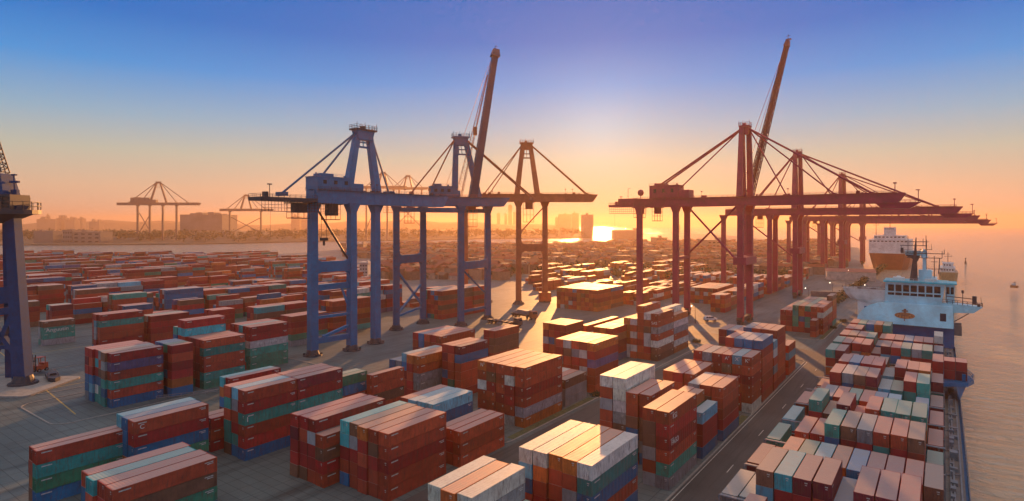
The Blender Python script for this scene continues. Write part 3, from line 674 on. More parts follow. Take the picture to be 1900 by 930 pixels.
        for k in range(3):
            b = MB(); s = h0+(h1-h0)*(k*.3+.15); b.box(s, s+1.6, -gt-1.5, -gt-1.42, zt+hh*.45, zt+hh*.75); b.build('window', M['glass'], ho)
    if apex:
        sa, za, top = apex; b = MB(); fs = feet
        for k, (s, t, zf) in enumerate(fs):
            sgn = -1 if s < sa else 1
            b.beam((s,t,zf), (sa+sgn*capw*.27 if abs(s-sa) > .5 else sa, t*.25, za), lw*.85, lw*1.0, lw*.6, lw*.75)
        s0 = min(f[0] for f in fs); s1 = max(f[0] for f in fs)
        if s1-s0 > 3:
            for u_, hh in ((.72, .5), (.80, .35)):
                z = fs[0][2]+(za-fs[0][2])*u_; a0 = s0+(sa-capw*.27-s0)*u_; a1 = s1+(sa+capw*.27-s1)*u_
                b.beam((a0,0,z), (a1,0,z), .5, hh*1.6)
            for q in (.33, .66): b.beam((s0+(sa-capw*.27-s0)*.72+(s1-s0)*q*.42, 0, fs[0][2]+(za-fs[0][2])*.72), (s0+(sa-capw*.27-s0)*.9+(s1-s0)*q*.3, 0, fs[0][2]+(za-fs[0][2])*.9), .3)
        b.hexa([(sa-capw*.33,-1.6,za-4.2),(sa+capw*.33,-1.6,za-4.2),(sa+capw*.33,1.6,za-4.2),(sa-capw*.33,1.6,za-4.2)], [(sa-capw*.42,-2,za-.2),(sa+capw*.42,-2,za-.2),(sa+capw*.42,2,za-.2),(sa-capw*.42,2,za-.2)])
        b.build('mast_frame', m, root)
        b = MB(); b.box(sa-capw*.5, sa+capw*.5, -2.6, 2.6, za-.2, za+.5); b.rail([(sa-capw*.5,-2.5,za+.5),(sa+capw*.5,-2.5,za+.5),(sa+capw*.5,2.5,za+.5),(sa-capw*.5,2.5,za+.5)], 1.6, .1, 1.5, closed=True)
        for k in range(6): s = sa-capw*.48+capw*.96*k/5; b.beam((s,-2.4,za+.5), (s,-2.4,za+(3.2 if k in (0,2,5) else 2.4)), .14)
        b.box(sa-1.2, sa+.4, -1, 1, za+.5, za+1.9)
        b.build('mast_platform', M['dark'] if m is M['blue'] else m, root)
        for (s, z, r, two) in stays:
            b = MB(); sgn = -1 if s < sa else 1; p = (sa+sgn*capw*.36, 0, za-1.2)
            for t in ((-.8, .8) if two else (0,)):
                pp = Vector((p[0], t, p[2])); qq = Vector((s, t*gt*.9, z)); b.tube(pp, qq, r, n=6)
                if two:
                    for k in range(1, 9): c = pp.lerp(qq, k/9); b.box(c.x-.35, c.x+.35, c.y-.25, c.y+.25, c.z-.35, c.z+.45)
            b.box(s-.9, s+.9, -gt*.9-.5, gt*.9+.5, z-1.0, z+.5)
            b.build('stay', m2, root)
    if cage:
        for (s, wd, hh, dp) in cage:
            b = MB(); x0, x1 = s-wd/2, s+wd/2
            for t in (-1.6, 1.6):
                for k in range(4): x = x0+(x1-x0)*k/3; b.beam((x,t,zb), (x,t,zb-dp), .14)
                for q in (.35, .65, 1): b.beam((x0,t,zb-dp*q), (x1,t,zb-dp*q), .16)
            for x in (x0, x1): b.beam((x,-1.6,zb-dp), (x,1.6,zb-dp), .16)
            b.box(x0, x1, -1.6, 1.6, zb-dp-.25, zb-dp); b.box(x0+wd*.2, x1-wd*.1, -1.2, 1.2, zb-hh, zb-.3)
            b.box(x0-1, x1+1, -2, 2, zb-.5, zb-.1)
            b.build('trolley', M['dark'] if m is M['blue'] else m2, root)
    if cab:
        s, z = cab; b = MB()
        b.box(s-1.8, s+1.8, -1.5, 1.5, z, z+.3); b.box(s-1.8, s+1.8, -1.5, 1.5, z+2.9, z+3.2)
        for x in (-1.7, 0, 1.7):
            for t in (-1.4, 1.4): b.beam((s+x,t,z), (s+x,t,z+3), .18)
        for x in (-1.2, 1.2): b.beam((s+x,0,z+3.2), (s+x,0,zb), .2)
        c = b.build('cabin', m2, root); b = MB(); b.box(s-1.65, s+1.65, -1.35, 1.35, z+.3, z+2.9); b.build('window', M['glass'], c)
    if boom:
        (p, q, w1, w2, kind, ropes) = boom; b = MB()
        p = Vector(p); q = Vector(q)
        if kind == 'box':
            b.beam(p, q, w1, w1*.8, w2, w2*.8)
            for k in range(1, 30): c = p.lerp(q, k/30); ww = w1+(w2-w1)*k/30; b.beam(c, c+(q-p).normalized()*.3, ww*1.06, ww*.86)
            b.beam(q, q+(q-p).normalized()*4, w2*1.5, w2*1.3, w2*.9, w2*.9)
        else:
            b.lattice(p, q, w1, w2, 26, .42); b.beam(q, q+(q-p).normalized()*3, w2*1.8, w2*1.5, w2, w2)
            dv = (q-p).normalized(); b.beam(p, q, w1*.42, w1*.42, w2*.5, w2*.5)
        tp = q+(q-p).normalized()*3.4; b.box(tp.x-1.2, tp.x+1.6, tp.y-.8, tp.y+.8, tp.z, tp.z+.4); b.beam(tp, tp+Vector((0,0,3)), .2); b.beam(tp+Vector((-1,0,2)), tp+Vector((1.2,0,2.2)), .16)
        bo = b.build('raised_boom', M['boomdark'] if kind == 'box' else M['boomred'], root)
        b = MB()
        for (a, c, r) in ropes: b.tube(a, c, r, n=5)
        if kind == 'box':
            a, c, r = ropes[0]; mid = Vector(a).lerp(Vector(c), .52); b.box(mid.x-1, mid.x+1, mid.y-.5, mid.y+.5, mid.z-2.4, mid.z+2.0); b.lattice(Vector(c)+Vector((-1,0,0)), Vector(a).lerp(Vector(c), .1), 3.2, .6, 22, .14)
        b.build('hoist_rope', m2, bo)
    if extra: extra(root, m, m2)
    return root
def loc(org, d):
    dd = Vector(d).normalized()
    def f(X, Y): v = Vector((X-org[0], Y-org[1])); return (v.dot(dd), v.dot(Vector((-dd.y, dd.x))))
    return f
def zpx(py, Y): return H+(HZ-py)*Y/F
GB = 'blue gantry cranes of the terminal'; GQ = 'red quay cranes reaching over the ship'
# --- first blue crane
org = (-73.5, 243); d = (.60, .80); f = loc(org, d); A, B_, C = f(-80,238), f(-67,248), f(-60.4,262.6)
gc = (A[1]+B_[1]+C[1])/3
def ex1(root, m, m2):                                     # ladders, rails and struts between the two nearer legs
    for z, h in ((27, 2.4), (15, 1.1), (5.6, 2.2)):
        b = MB(); b.beam((*A, z), (*B_, z+.6), 1.2, h); b.beam((*A, z+h), (*B_, z+h+.6), .18)
        b.build('tie_beam', m, root)
    b = MB(); b.beam((B_[0], B_[1], 14.5), (A[0]+(B_[0]-A[0])*.72, A[1]+(B_[1]-A[1])*.72, 27), .8)
    b.beam((A[0]+(B_[0]-A[0])*.25, A[1]+(B_[1]-A[1])*.25, 7), (B_[0], B_[1], 11), 1.6, 1.0); b.build('brace', m, root)
    b = MB(); b.tube((B_[0]-1, B_[1], 37), (A[0]+2.0, A[1], 59), .45, n=8); b.ball((B_[0]-1.2, B_[1], 37), .9); b.build('brace', M['dark'], root)
    b = MB(); h = Vector((A[0]+6, A[1]+1, 0))
    for dx in (-1.2, 1.2): b.beam((h.x+dx, h.y, 57), (h.x+dx, h.y, 47), .12)
    b.box(h.x-1.6, h.x+1.6, h.y-.6, h.y+.6, 46, 47.2); b.tube((h.x, h.y, 46), (h.x, h.y, 44), .5); b.build('hook_block', M['dark'], root)
s0 = -46; feet1 = [(B_[0], gc, 67.5), (C[0], gc, 66)]
sts('tall blue gantry crane with broad two-legged mast, foremost of the blue cranes', org, d, [A, B_, C], (A[0]-2, 62, 61.2, 5.2, 2.6, A[0]-26), (M['blue'], M['violet']),
    beams=[(0, 1, 35.5, 4.2, True)], apex=((B_[0]+C[0])/2, 93, 0), feet=feet1, stays=[(A[0]-15, 64.5, .42, False), (A[0]-1, 68, .42, False), (30, 67, .42, False)],
    house=(A[0]-2, A[0]+15, 5.0), lw=3.3, cage=[(A[0]-8, 8, 4, 6.0), (A[0]+7, 7, 5, 6.5)], cab=None, group=GB, capw=11, extra=ex1)
# --- second blue crane with the raised box boom
org = (-36, 312); d = (.96, .28); f = loc(org, d); LG = [f(-57.8,296), f(-47.3,315), f(-26.6,308), f(-13.5,329)]
def ex2(root, m, m2):
    b = MB(); a = LG[0]; c = LG[1]
    b.beam((a[0], a[1], 30), (c[0], c[1], 9), .9); b.beam((a[0], a[1], 7), (c[0], c[1], 22), .9); b.beam((a[0], a[1], 6.5), (c[0], c[1], 9), .7, 1.0); b.build('brace', M['blue'], root)
    b = MB(); a = LG[2]; c = LG[3]; b.beam((a[0], a[1], 30), (c[0], c[1], 13), .7); b.beam((a[0], a[1], 7), (c[0], c[1], 7), .8, 1.4); b.build('brace', m, root)
fb = f(-18.8, 309); tp = f(-6.1, 309)
sts('violet-blue gantry crane carrying a steeply raised box boom', org, d, LG, (-26, 24+8, 62.3, 4.6, 2.6, -32), (M['violet'], M['ochre']),
    beams=[(0, 1, 35, 4, True), (2, 3, 31, 4, True), (0, 2, 60, 2.2, False), (1, 3, 60, 2.2, False)],
    apex=(f(-26,310)[0], 98.5, 0), feet=[(f(-29.3,310)[0], 0, 67), (f(-15.8,310)[0], 0, 67)], stays=[(f(-53,310)[0], 69, .4, False), (f(-42.5,310)[0], 71, .4, False), (f(15.8,310)[0], 67, .42, True)],
    house=(f(-43,310)[0], f(-31,310)[0], 5.2), lw=3.2, cage=[(f(-54,310)[0], 5, 3, 9), (f(-20,310)[0], 6, 2, 11)], cab=None, group=GB, capw=9, extra=ex2,
    boom=((fb[0], 0, 67), (tp[0], 0, 143), 5.0, 3.6, 'box', [((tp[0]-2.5, 0, 140), (fb[0]-6.5, 0, 68), .16), ((tp[0]-3.5, .6, 138), (fb[0]-16, .6, 68), .1)]))
# --- third crane, the low sun's orange light painted into its colour
org = (14, 397); d = (.995, .06); f = loc(org, d); LG = [f(4.3,391), f(22.3,402), f(-17,400), f(-31,394)]
def ex3(root, m, m2):
    b = MB(); b.tube((LG[0][0]+1, LG[0][1], 47), (LG[1][0]-1, LG[1][1], 64), .4, n=6); b.build('brace', m2, root)
    b = MB(); b.box(LG[1][0]-4, LG[1][0]+4, LG[1][1]-3, LG[1][1]+3, .6, 6.5); b.build('bogie_block', mat('orange_painted_block', (.6,.12,.04), .6), root)
sts('orange-lit gantry crane whose chamfered boom ends beside the low sun', org, d, LG, (f(-22,397)[0], f(54,397)[0], 67.6, 4.9, 2.6), (M['ochre'], M['ochre']),
    beams=[(0, 1, 37, 5, True)], apex=(f(9.7,397)[0], 106.5, 0), feet=[(f(3.2,397)[0], 0, 72), (f(17,397)[0], 0, 72)],
    stays=[(f(-18.5,397)[0], 73, .4, False), (f(-15,397)[0], 73, .35, False), (f(50,397)[0], 73, .45, True)], lw=3.6, cage=[(f(11,397)[0], 7, 5, 13.5)], group=GB, capw=9, extra=ex3)
# --- quay cranes: boom across the quay (world x), pairs of legs 18 m apart
def quay_crane(label, wy, zb, za, s1, mats, full=True, boom=None, lw=3.0, back=-78, cw=5.5):
    X, Y = VIEW((-85, wy)); legs = [(0,-9), (0,9), (-34.6,-9), (-34.6,9)]+([(-56,-9)] if full else [(-17,9), (-17,-9), (-50,-9)])
    br = []
    if full: br = [((-33.5,9,62), (-2,-9,34), .55), ((-33.5,9,36), (-2,-9,62), .55)]
    else: br = [((-33.5,-9,zb-4), (-2,-9,30), .5)]
    def ex(root, m, m2):
        b = MB(); b.box(-3.2, 3.2, -11, 11, 31.5, 35.5); b.rail([(-3,-11,35.5),(3,-11,35.5),(3,11,35.5)], 1.2, .1, 2); b.build('portal_beam', m, root)
        b = MB(); b.box(-36, -33.2, -9, 9, 33, 34.6); b.build('portal_beam', m, root)
        b = MB()                                           # sill beams and bogies on the rails
        for s in (0, -34.6): 
            b.box(s-1.3, s+1.3, -12, 12, 2.4, 4.2)
            for t in (-11, -7, 7, 11): b.box(s-.9, s+.9, t-1.4, t+1.4, .3, 2.2); b.tube((s-.5,t-.8,.5), (s+.5,t-.8,.5), .5); b.tube((s-.5,t+.8,.5), (s+.5,t+.8,.5), .5)
        b.build('bogie', M['dark'], root)
        b = MB(); z = zb-3                                 # boom tip tray hanging under the end, and mast lights
        b.hexa([(s1-6,-3.4,z+.4),(s1+5,-3.4,z+.4),(s1+5,3.4,z+.4),(s1-6,3.4,z+.4)], [(s1-9,-3.8,z+3.2),(s1+9,-3.8,z+3.2),(s1+9,3.8,z+3.2),(s1-9,3.8,z+3.2)])
        b.rail([(s1+1,-3.7,z+3.2),(s1+8.8,-3.7,z+3.2),(s1+8.8,3.7,z+3.2),(s1+1,3.7,z+3.2)], 1.2, .1, 1.6)
        b.beam((s1-1,0,zb+4), (s1-1,0,zb+9.5), .5, .5, .25, .25); b.box(s1-1.7, s1-.3, -.5, .5, zb+9, zb+9.6); b.beam((s1+8,0,z+3.2), (s1+8,0,z+9), .3); b.box(s1+7, s1+8.6, -.4, .4, z+8.6, z+9)
        b.build('boom_tip', m, root)
        if full:
            b = MB(); b.rail([(back+4,-5,zb+1.6),(-42,-5,zb+1.6)], 1.3, .1, 2.4)
            b.box(-72, -60, -4, 4, zb+1.6, zb+5.2); b.beam((-66,-3,zb+5.2), (-66,-3,zb+11), .18); b.beam((-66,-3,zb+11), (-64,-3,zb+11.4), .15)
            b.build('rear_winch', m, root)
            b = MB(); b.ball((-58,-3,zb+8.4), 2.0, 8); b.beam((-58,-3,zb+5), (-58,-3,zb+8), .3); b.build('cable_reel', m, root)
    g0 = -62 if full else -50
    o = sts(label, (X, Y), (CA, -SA), legs, (g0, s1, zb, 4.6, 3.2, back if full else g0), mats, apex=(0, za, 0), feet=[(-1.5,-5,zb+4.5), (1.5,5,zb+4.5), (-1.2,0,zb+4.5)],
            stays=[(-49, zb+11, .5, True), (-37, zb+9, .35, False), (s1-10, zb+4.8, .55, True), (s1*.62, zb+4.8, .4, False), (s1*.30, zb+4.8, .35, False)] if full else
                  [(-34, zb+4.8, .5, True), (-20, zb+4.8, .4, False), (s1-10, zb+4.8, .6, True), (s1*.62, zb+4.8, .45, False), (s1*.3, zb+4.8, .4, False)],
            braces=br, house=(-52, -35, 7.2) if full else None, lw=lw, cage=[(-60, 6, 4, 6), (-49, 5, 4, 8)] if full else [(-26, 5, 3, 9)], cab=None, group=GQ, capw=cw, extra=ex, boom=boom, pads=False)
    return o
RC = (M['redcrane'], M['redcrane'])
bq = VIEW((-85, 328))
quay_crane('largest red quay crane with big machine house and lattice boom raised behind its mast', 328, 62.6, 104.5, 68, RC, True, boom=((-1, 12, 67), (18, 12, 147), 3.6, 1.9, 'lattice', [((17, 12, 146), (2, 12, 104), .12), ((17, 12.6, 146), (-3, 12.6, 80), .1)]))
quay_crane('second red quay crane along the quay, with its tall mast just clear of the first', 469, 59.2, 104.5, 92, RC, False, lw=3.2)
quay_crane('third red quay crane along the quay, its mast lower over the boom lines', 705, 56, 104.5, 110, RC, False, lw=3.8)
quay_crane('last red quay crane, its thin low boom reaching farthest over the sea', 900, 53.0, 92, 128, RC, False, lw=4.2)
# --- tower crane at the picture edge
o0 = (-159.6, 194)
def tower():
    global BDIR
    root = empty('harbour_tower_crane', W(*o0), 'dark blue harbour crane with glazed cabin and round platform on splayed legs', 'crane', None, R(36)); BDIR = (1,0,0)
    def lp(px, py, Y=194): return ((px-950)/F*Y-o0[0], Y-o0[1], zpx(py, Y))
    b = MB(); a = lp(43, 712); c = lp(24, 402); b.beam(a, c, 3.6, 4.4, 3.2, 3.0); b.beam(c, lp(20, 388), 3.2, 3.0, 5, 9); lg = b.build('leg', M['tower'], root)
    b = MB(); b.tube((a[0],a[1],.4), (a[0],a[1],1.2), 4.2, 4.0, 14); b.tube((a[0],a[1],1.2), (a[0],a[1],3.4), 3.2, 2.5, 14); b.build('foot', M['dark'], lg)
    for (px0, py0, Yy, px1, py1) in ((20, 705, 203, 12, 400), (-52, 700, 199, -20, 402), (-60, 720, 191, -30, 400)):
        b = MB(); q = lp(px0, py0, Yy); q = (q[0], q[1], 0); b.beam(q, lp(px1, py1, 196), 2.0, 2.2, 1.6, 1.6); b.build('leg', M['tower'], root)
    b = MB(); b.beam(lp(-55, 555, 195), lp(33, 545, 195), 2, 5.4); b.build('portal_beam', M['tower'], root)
    b = MB(); b.beam(lp(-55, 585), lp(30, 575), 1.6, 2.2); b.beam(lp(-20, 680), lp(22, 588), 1.5); b.beam(lp(-22, 588), lp(38, 668), 1.5); b.beam(lp(-40, 640), lp(32, 646), 1.2, 1.2); b.build('brace', M['tower'], root)
    b = MB(); z = zpx(394, 194); c = lp(-6, 394)[0]
    b.tube((c,0,z-3.6), (c,0,z-.6), 3.4, 9.6, 20); b.tube((c,0,z-.6), (c,0,z+.8), 11.6, 11.6, 24)
    ring = [(c+11.4*math.cos(R(k*15)), 11.4*math.sin(R(k*15)), z+.8) for k in range(24)]; b.rail(ring, 2.6, .16, 1.7, closed=True); b.build('platform', M['dark'], root)
    b = MB(); b.box(c-6, c+7.6, -4, 4, z+.8, z+1.4); b.box(c-6, c+7.6, -4, 4, z+5, z+5.7)
    for k in range(6): x = c-6+13.6*k/5; b.box(x-.15, x+.15, -4.05, 4.05, z+1.4, z+5)
    cb = b.build('cabin', M['dark'], root); b = MB(); b.box(c-5.8, c+7.4, -3.8, 3.8, z+1.4, z+5); b.build('window', M['glass'], cb)
    b = MB(); b.hexa([(c-6,-3.4,z+5.7),(c+5,-3.4,z+5.7),(c+5,3.4,z+5.7),(c-6,3.4,z+5.7)], [(c-6,-2.6,z+12.6),(c+3.4,-2.6,z+12.6),(c+3.4,2.6,z+12.6),(c-6,2.6,z+12.6)])
    b.box(c+5, c+7, -.6, .6, z+5.7, z+7.4); b.beam((c+6,0,z+7.4), (c+5.6,0,z+12), .5, .5, .3, .3); b.box(c+4.4, c+7.2, -.5, .5, z+9.6, z+10.3); b.box(c+5, c+6.4, -.4, .4, z+12, z+12.5); b.build('slewing_house', M['tower'], root)
    b = MB(); b.lattice((c+1.2,0,z+12.6), (c-5,0,z+38), 3.4, 1.0, 16, .3); b.tube((c+3,0,z+12.6), (c-4.6,0,z+38), .14); b.build('jib', M['dark'], root)
    b = MB(); b.prism(rounded(-52, 12, -14, 10, 2), .02, .55); b.build('base_slab', M['kerb'], root)
tower()
# far hazy cranes over the inlet
def far_crane(px, Y, pyb, pya, w, legs, hall, label):
    X = (px-950)/F*Y; zb = zpx(pyb, Y); za = zpx(pya, Y); k = w/F*Y
    return sts(label, (X, Y), (1, 0), [(s*k, t) for s in legs for t in (-6,)], (-k*.5, k*.5, zb, 7, 5), (M['farsteel'], M['farsteel']),
        braces=[((legs[0]*k,0,zb*.25), (legs[1]*k,0,zb*.8), 1.2), ((legs[0]*k,0,zb*.8), (legs[1]*k,0,zb*.25), 1.2)], apex=(0, za, 0), feet=[(-k*.1,0,zb+8), (k*.1,0,zb+8)], capw=16,
        stays=[(-k*.36, zb+9, 1.1, False), (-k*.22, zb+9, 1.1, False), (k*.36, zb+9, 1.1, False), (k*.22, zb+9, 1, False)], house=(-k*.33, -k*.1, 14) if hall else None, lw=5, group='hazy cranes across the inlet', pads=False)
far_crane(294, 1700, 381, 338, 150, (-.24, -.09, .07, .24), True, 'hazy gantry crane standing alone across the inlet, left of the long shed')
far_crane(457, 1850, 392, 362, 96, (-.3, .3), False, 'hazy low gantry crane across the inlet beside the long shed')
far_crane(711, 1800, 350, 320, 84, (-.36, -.1, .1, .36), False, 'pale hazy gantry crane seen behind the first blue crane mast')
far_crane(757, 1900, 352, 326, 72, (-.36, .36), False, 'pale hazy gantry crane behind the stays of the second blue crane')
# ================================================================== SHIPS
BDIR = (1,0,0)
def cargo_ship():
    root = empty('container_ship', (-14, 190, 0), 'container ship moored along the quay with pale blue bridge and navy hull', 'ship')
    def bl(b, n, m, par=root): o = b.build(n, m, par); o.location = (14, -190, 0) if par is root else (0,0,0); return o
    # hull: plan outline, bow beyond the bridge
    out = [(-30, 20), (3.6, 20), (3.9, 150), (3.8, 292), (1, 315), (-6, 338), (-13.5, 352), (-21, 338), (-27.5, 315), (-30, 292)]
    b = MB(); b.prism(out, -2.5, 2.6); n = len(out)
    b.solid([(x,y,2.6) for x,y in out]+[((x+14)*1.012-14,(y-190)*1.006+190,3.9) for x,y in out], [(k,(k+1)%n,n+(k+1)%n,n+k) for k in range(n)])
    bl(b, 'hull', M['navy'])
    b = MB(); b.prism([((x+14)*.975-14, (y-190)*.995+190) for x,y in out], 2.6, 3.35); bl(b, 'deck', M['deck'])
    b = MB()                                               # starboard passage: rails, pipes, hatch coamings, lashing bridges
    b.rail([(3.9,30,3.9),(3.9,290,3.9)], 1.2, .08, 2.2); b.rail([(-30.2,30,3.9),(-30.2,290,3.9)], 1.2, .08, 2.2)
    for x in (1.3, 1.8, 2.9): b.beam((x,40,3.6), (x,288,3.6), .28)
    rr = random.Random(4)
    for k in range(60): y = 60+3.8*k; b.box(1.2, 1.2+rr.uniform(.3,1.8), y, y+rr.uniform(.4,1.8), 3.35, 3.35+rr.uniform(.5,1.7))
    bl(b, 'deck_fittings', M['grey'])
    for y in BAYS[1:]:
        b = MB(); yy = y-.45
        for x in range(-30, 2, 5): b.beam((x+.3,yy,3.3), (x+.3,yy,8.5), .25)
        b.box(-29.6, .4, yy-.3, yy+.3, 5.6, 5.8); b.box(-29.6, .4, yy-.3, yy+.3, 8.4, 8.6); b.beam((.4,yy,3.3), (2.8,yy,3.3+.6), .3); bl(b, 'lashing_bridge', M['grey'])
    b = MB()                                               # lookout wing half way
    b.prism([(0, 204), (5.8, 208), (7.2, 213), (5.4, 222), (0, 224)], 7.6, 8.6); b.solid([(3.8,206,3.9),(3.8,222,3.9),(5.6,211,7.6),(5.4,220,7.6),(3.2,206,7.6),(3.2,222,7.6)], [(0,2,3,1),(0,4,2),(1,3,5),(0,1,5,4)])
    b.rail([(5.8,208,8.6),(7.2,213,8.6),(5.4,222,8.6)], 1.5, .12, 1.4); b.box(4.4,5.2,209,210,8.6,10.6); bl(b, 'side_platform', M['navy'])
    # bridge block
    yb = 290.0
    b = MB(); b.box(-29.8, 3.7, yb+2.5, yb+26, 3.4, 11.6); bl(b, 'bridge_base', M['navy'])
    # sloping dodger below the wheelhouse, curved on its quay side
    b = MB(); top = [(-19.2, 4.6), (3.2, 4.6)]; prof = []
    for k in range(9):
        t = k/8; x = -29.6+11*(1-math.cos(t*math.pi/2)) if k else -29.6; prof.append((x, 11.6+8.4*math.sin(t*math.pi/2)))
    F0 = [(x, yb+(z-11.6)*.28, z) for x, z in prof]+[(3.2, yb+8.4*.28, 20.0), (3.4, yb, 11.6)]
    F1 = [(x, yb+24, z) for x, _, z in F0]; n = len(F0)
    b.solid(F0+F1, [tuple(range(n))[::-1], tuple(range(n, 2*n))]+[(k,(k+1)%n,n+(k+1)%n,n+k) for k in range(n)])
    b.box(3.4, 3.6, yb+6, yb+22, 11.8, 19.5)
    for x in (-12, -2): b.box(x, x+.9, yb+1.9, yb+2.3, 19.2, 19.8)
    fr = bl(b, 'bridge_front', M['skyblue'])
    b = MB(); b.solid([(-.9,yb+.9,14.2),(1.1,yb+.9,14.2),(1.1,yb+1.75,17.2),(-.9,yb+1.75,17.2)], [(0,1,2,3)]); b.v = [(x,y-.25,z) for x,y,z in b.v]; b.box(-1.0,1.2,yb+.95,yb+1.2,13.9,14.15); bl(b, 'window', M['glass'])
    b = MB(); b.v = []                                     # hull emblem: an oval with a cross above and a figure below
    nv = 28; cx, cz = -12.6, 15.3; sl = lambda z: yb+(z-11.6)*.28-.10
    el = [(cx+3.5*math.cos(2*math.pi*k/nv), cz+1.25*math.sin(2*math.pi*k/nv)) for k in range(nv)]
    b.face([(x, sl(z), z) for x, z in el])
    em = bl(b, 'emblem', M['emblem'])
    b = MB()
    for x0, x1, z0, z1 in ((cx-.4,cx+.5,16.1,18.0),(cx-1.0,cx+1.1,16.9,17.4),(cx-2.2,cx-1.9,14.6,15.4),(cx-.2,cx+.1,13.2,15.6),(cx-1.2,cx+1.2,15.1,15.4),(cx+1.6,cx+1.9,14.5,15.2),(cx-2.6,cx+2.6,15.7,15.85)):
        q = [(x0, z0), (x1, z0), (x1, z1), (x0, z1)]; b.face([(x, sl(z)-.06, z) for x, z in q])
    b.build('emblem_figure', mat('emblem_dark', (.24,.09,.05), .6), em)
    # wheelhouse
    b = MB(); y0 = yb+3.4; x0, x1 = -19.4, -.4
    b.hexa([(x0-.4,y0+.6,20),(x1,y0+.6,20),(x1,y0+13,20),(x0-.4,y0+13,20)], [(x0,y0,28.6),(x1+1.2,y0,28.6),(x1+1.2,y0+13,28.6),(x0,y0+13,28.6)])
    b.box(x1+1.3, x1+4.2, y0+3, y0+13, 20, 28.4); wh = bl(b, 'wheelhouse', M['skyblue'])
    b = MB(); b.box(x0-.8, x1+2.4, y0-.9, y0+14, 28.6, 29.2); b.box(x1+2.3, x1+5, y0+2.4, y0+14, 28.45, 29.0); bl(b, 'wheelhouse_roof', M['cyan'])
    for k in range(7):
        xa = x0+.9+k*2.62; b = MB(); yy = y0-.05
        b.prism([(xa,0),(xa+2.05,0),(xa+2.05,.12),(xa,.12)], 0, 1); b.v = [(x, y0+.62-.6*((24.9+z*2.7)-20)/8.6-.14+y, 24.9+z*2.7) for x,y,z in b.v]; bl(b, 'window', M['glass'])
        b = MB(); b.prism([(xa-.1,0),(xa+2.15,0),(xa+2.15,.12),(xa-.1,.12)], 0, 1); b.v = [(x, y0+.62-.6*((23.3+z*1.0)-20)/8.6-.12+y, 23.3+z*1.0) for x,y,z in b.v]; bl(b, 'window', M['glass'])
    b = MB(); b.box(x1+1.6, x1+2.6, y0+2.86, y0+3.0, 24.6, 27.4); bl(b, 'window', M['glass']); b = MB(); b.box(x1+3.0, x1+4.0, y0+2.86, y0+3.0, 24.6, 27.4); bl(b, 'window', M['glass'])
    # roof gear
    b = MB(); b.box(-17,-13,y0+3,y0+7,29.2,30.4); b.tube((-15,y0+5,30.4),(-15,y0+5,31.0),1.2,.6); b.rail([(x0,y0,29.2),(x1+2,y0,29.2)],1.1,.08,1.6); b.box(-6,-3,y0+4,y0+6,29.2,30.2); b.ball((-2.2,y0+3,30),.7); bl(b, 'roof_gear', M['white'])
    mz = 29.2; b = MB(); mx, my = -9.8, y0+6
    b.beam((mx,my,mz), (mx+.4,my,mz+9), 2.4, 2.8, 1.5, 1.5); b.beam((mx+.4,my,mz+9), (mx+.8,my,mz+18), 1.3, 1.3, .3, .3); b.hexa([(mx-2.6,my-.4,mz+10.2),(mx+1.4,my-.4,mz+8),(mx+1.4,my+.4,mz+8),(mx-2.6,my+.4,mz+10.2)], [(mx-2.8,my-.4,mz+10.8),(mx+2.2,my-.4,mz+10.4),(mx+2.2,my+.4,mz+10.4),(mx-2.8,my+.4,mz+10.8)])
    for z, a, c in ((9.6,-2.5,9.5),(11.4,-4.5,10.5),(14.6,-4.8,4.6),(16.2,-1.6,4.4)): b.beam((mx+a,my,mz+z), (mx+c,my,mz+z), .28)
    for x, za, zz in ((-2,11.4,18.5),(4.4,9.5,17),(3.2,14.6,17.5),(9.6,9.6,12.6),(10.3,11.4,13.2),(-4.4,11.4,14.2)): b.beam((mx+x,my,mz+za), (mx+x,my,mz+zz), .2)
    b.rail([(mx-4.4,my-1,mz+11.4),(mx+4,my-1,mz+11.4)], 1.4, .1, 1); b.box(mx-4.6,mx-3.6,my-.5,my+.5,mz+11.6,mz+13.6); b.beam((mx+8.4,my,mz+3),(mx+8.8,my,mz+9.6),.3)
    bl(b, 'mast', M['dark'])
    b = MB(); b.tube((mx+3.6,my+1,mz+9.6),(mx+3.6,my+1,mz+12),1.3,.7); b.box(mx-3,mx+4.6,my+.5,my+2.5,mz+10.4,mz+12.4); b.ball((mx+3.4,my+1,mz+12.4),.8); b.box(mx+3,mx+4.2,my+.8,my+2.2,mz+4,mz+10); b.box(mx+1.6,mx+6,my+1,my+4,mz,mz+4.5); bl(b, 'radar_house', M['skyblue'])
    # quay-side wing shaped like a boat's bow
    y1 = yb+5; top = [(-32.9-3.2, y1+4), (-35.6, y1+1.2), (-33, y1-.6), (-28, y1-1.2), (-19.6, y1-.6), (-19.6, y1+9), (-28, y1+9), (-33.5, y1+7)]
    cxx = -22; b = MB(); n = len(top); rings = []
    for z, k in ((25.0,1.0),(22.2,.9),(20.6,.78),(19.4,.5)): rings.append([(cxx+(x-cxx)*k if x < cxx else x, y1+4+(y-y1-4)*(.55+.45*k), z-(1-k)*.5) for x, y in top])
    V = [p for r in rings for p in r]; fc = []
    for r in range(3): fc += [((r+1)*n+q, (r+1)*n+(q+1)%n, r*n+(q+1)%n, r*n+q) for q in range(n)]
    b.solid(V, fc+[tuple(range(3*n, 4*n))]); b.box(-29.8, -21, y1+.6, y1+8, 11.6, 20.6)
    bl(b, 'port_wing', M['white'])
    b = MB(); b.face([(cxx+(x-cxx)*.97 if x < cxx else x, y, 24.55) for x, y in top]); b.rail([(x,y,25) for x,y in top[:5]], 1.1, .09, 1.4); b.box(-30,-28.6,y1+2,y1+3,24.6,25.4); b.box(-25,-23,y1+.8,y1+1.8,24.6,25.5); b.beam((-34.5,y1+2.5,25),(-34.5,y1+2.5,27.5),.14); bl(b, 'wing_deck', M['deck'])
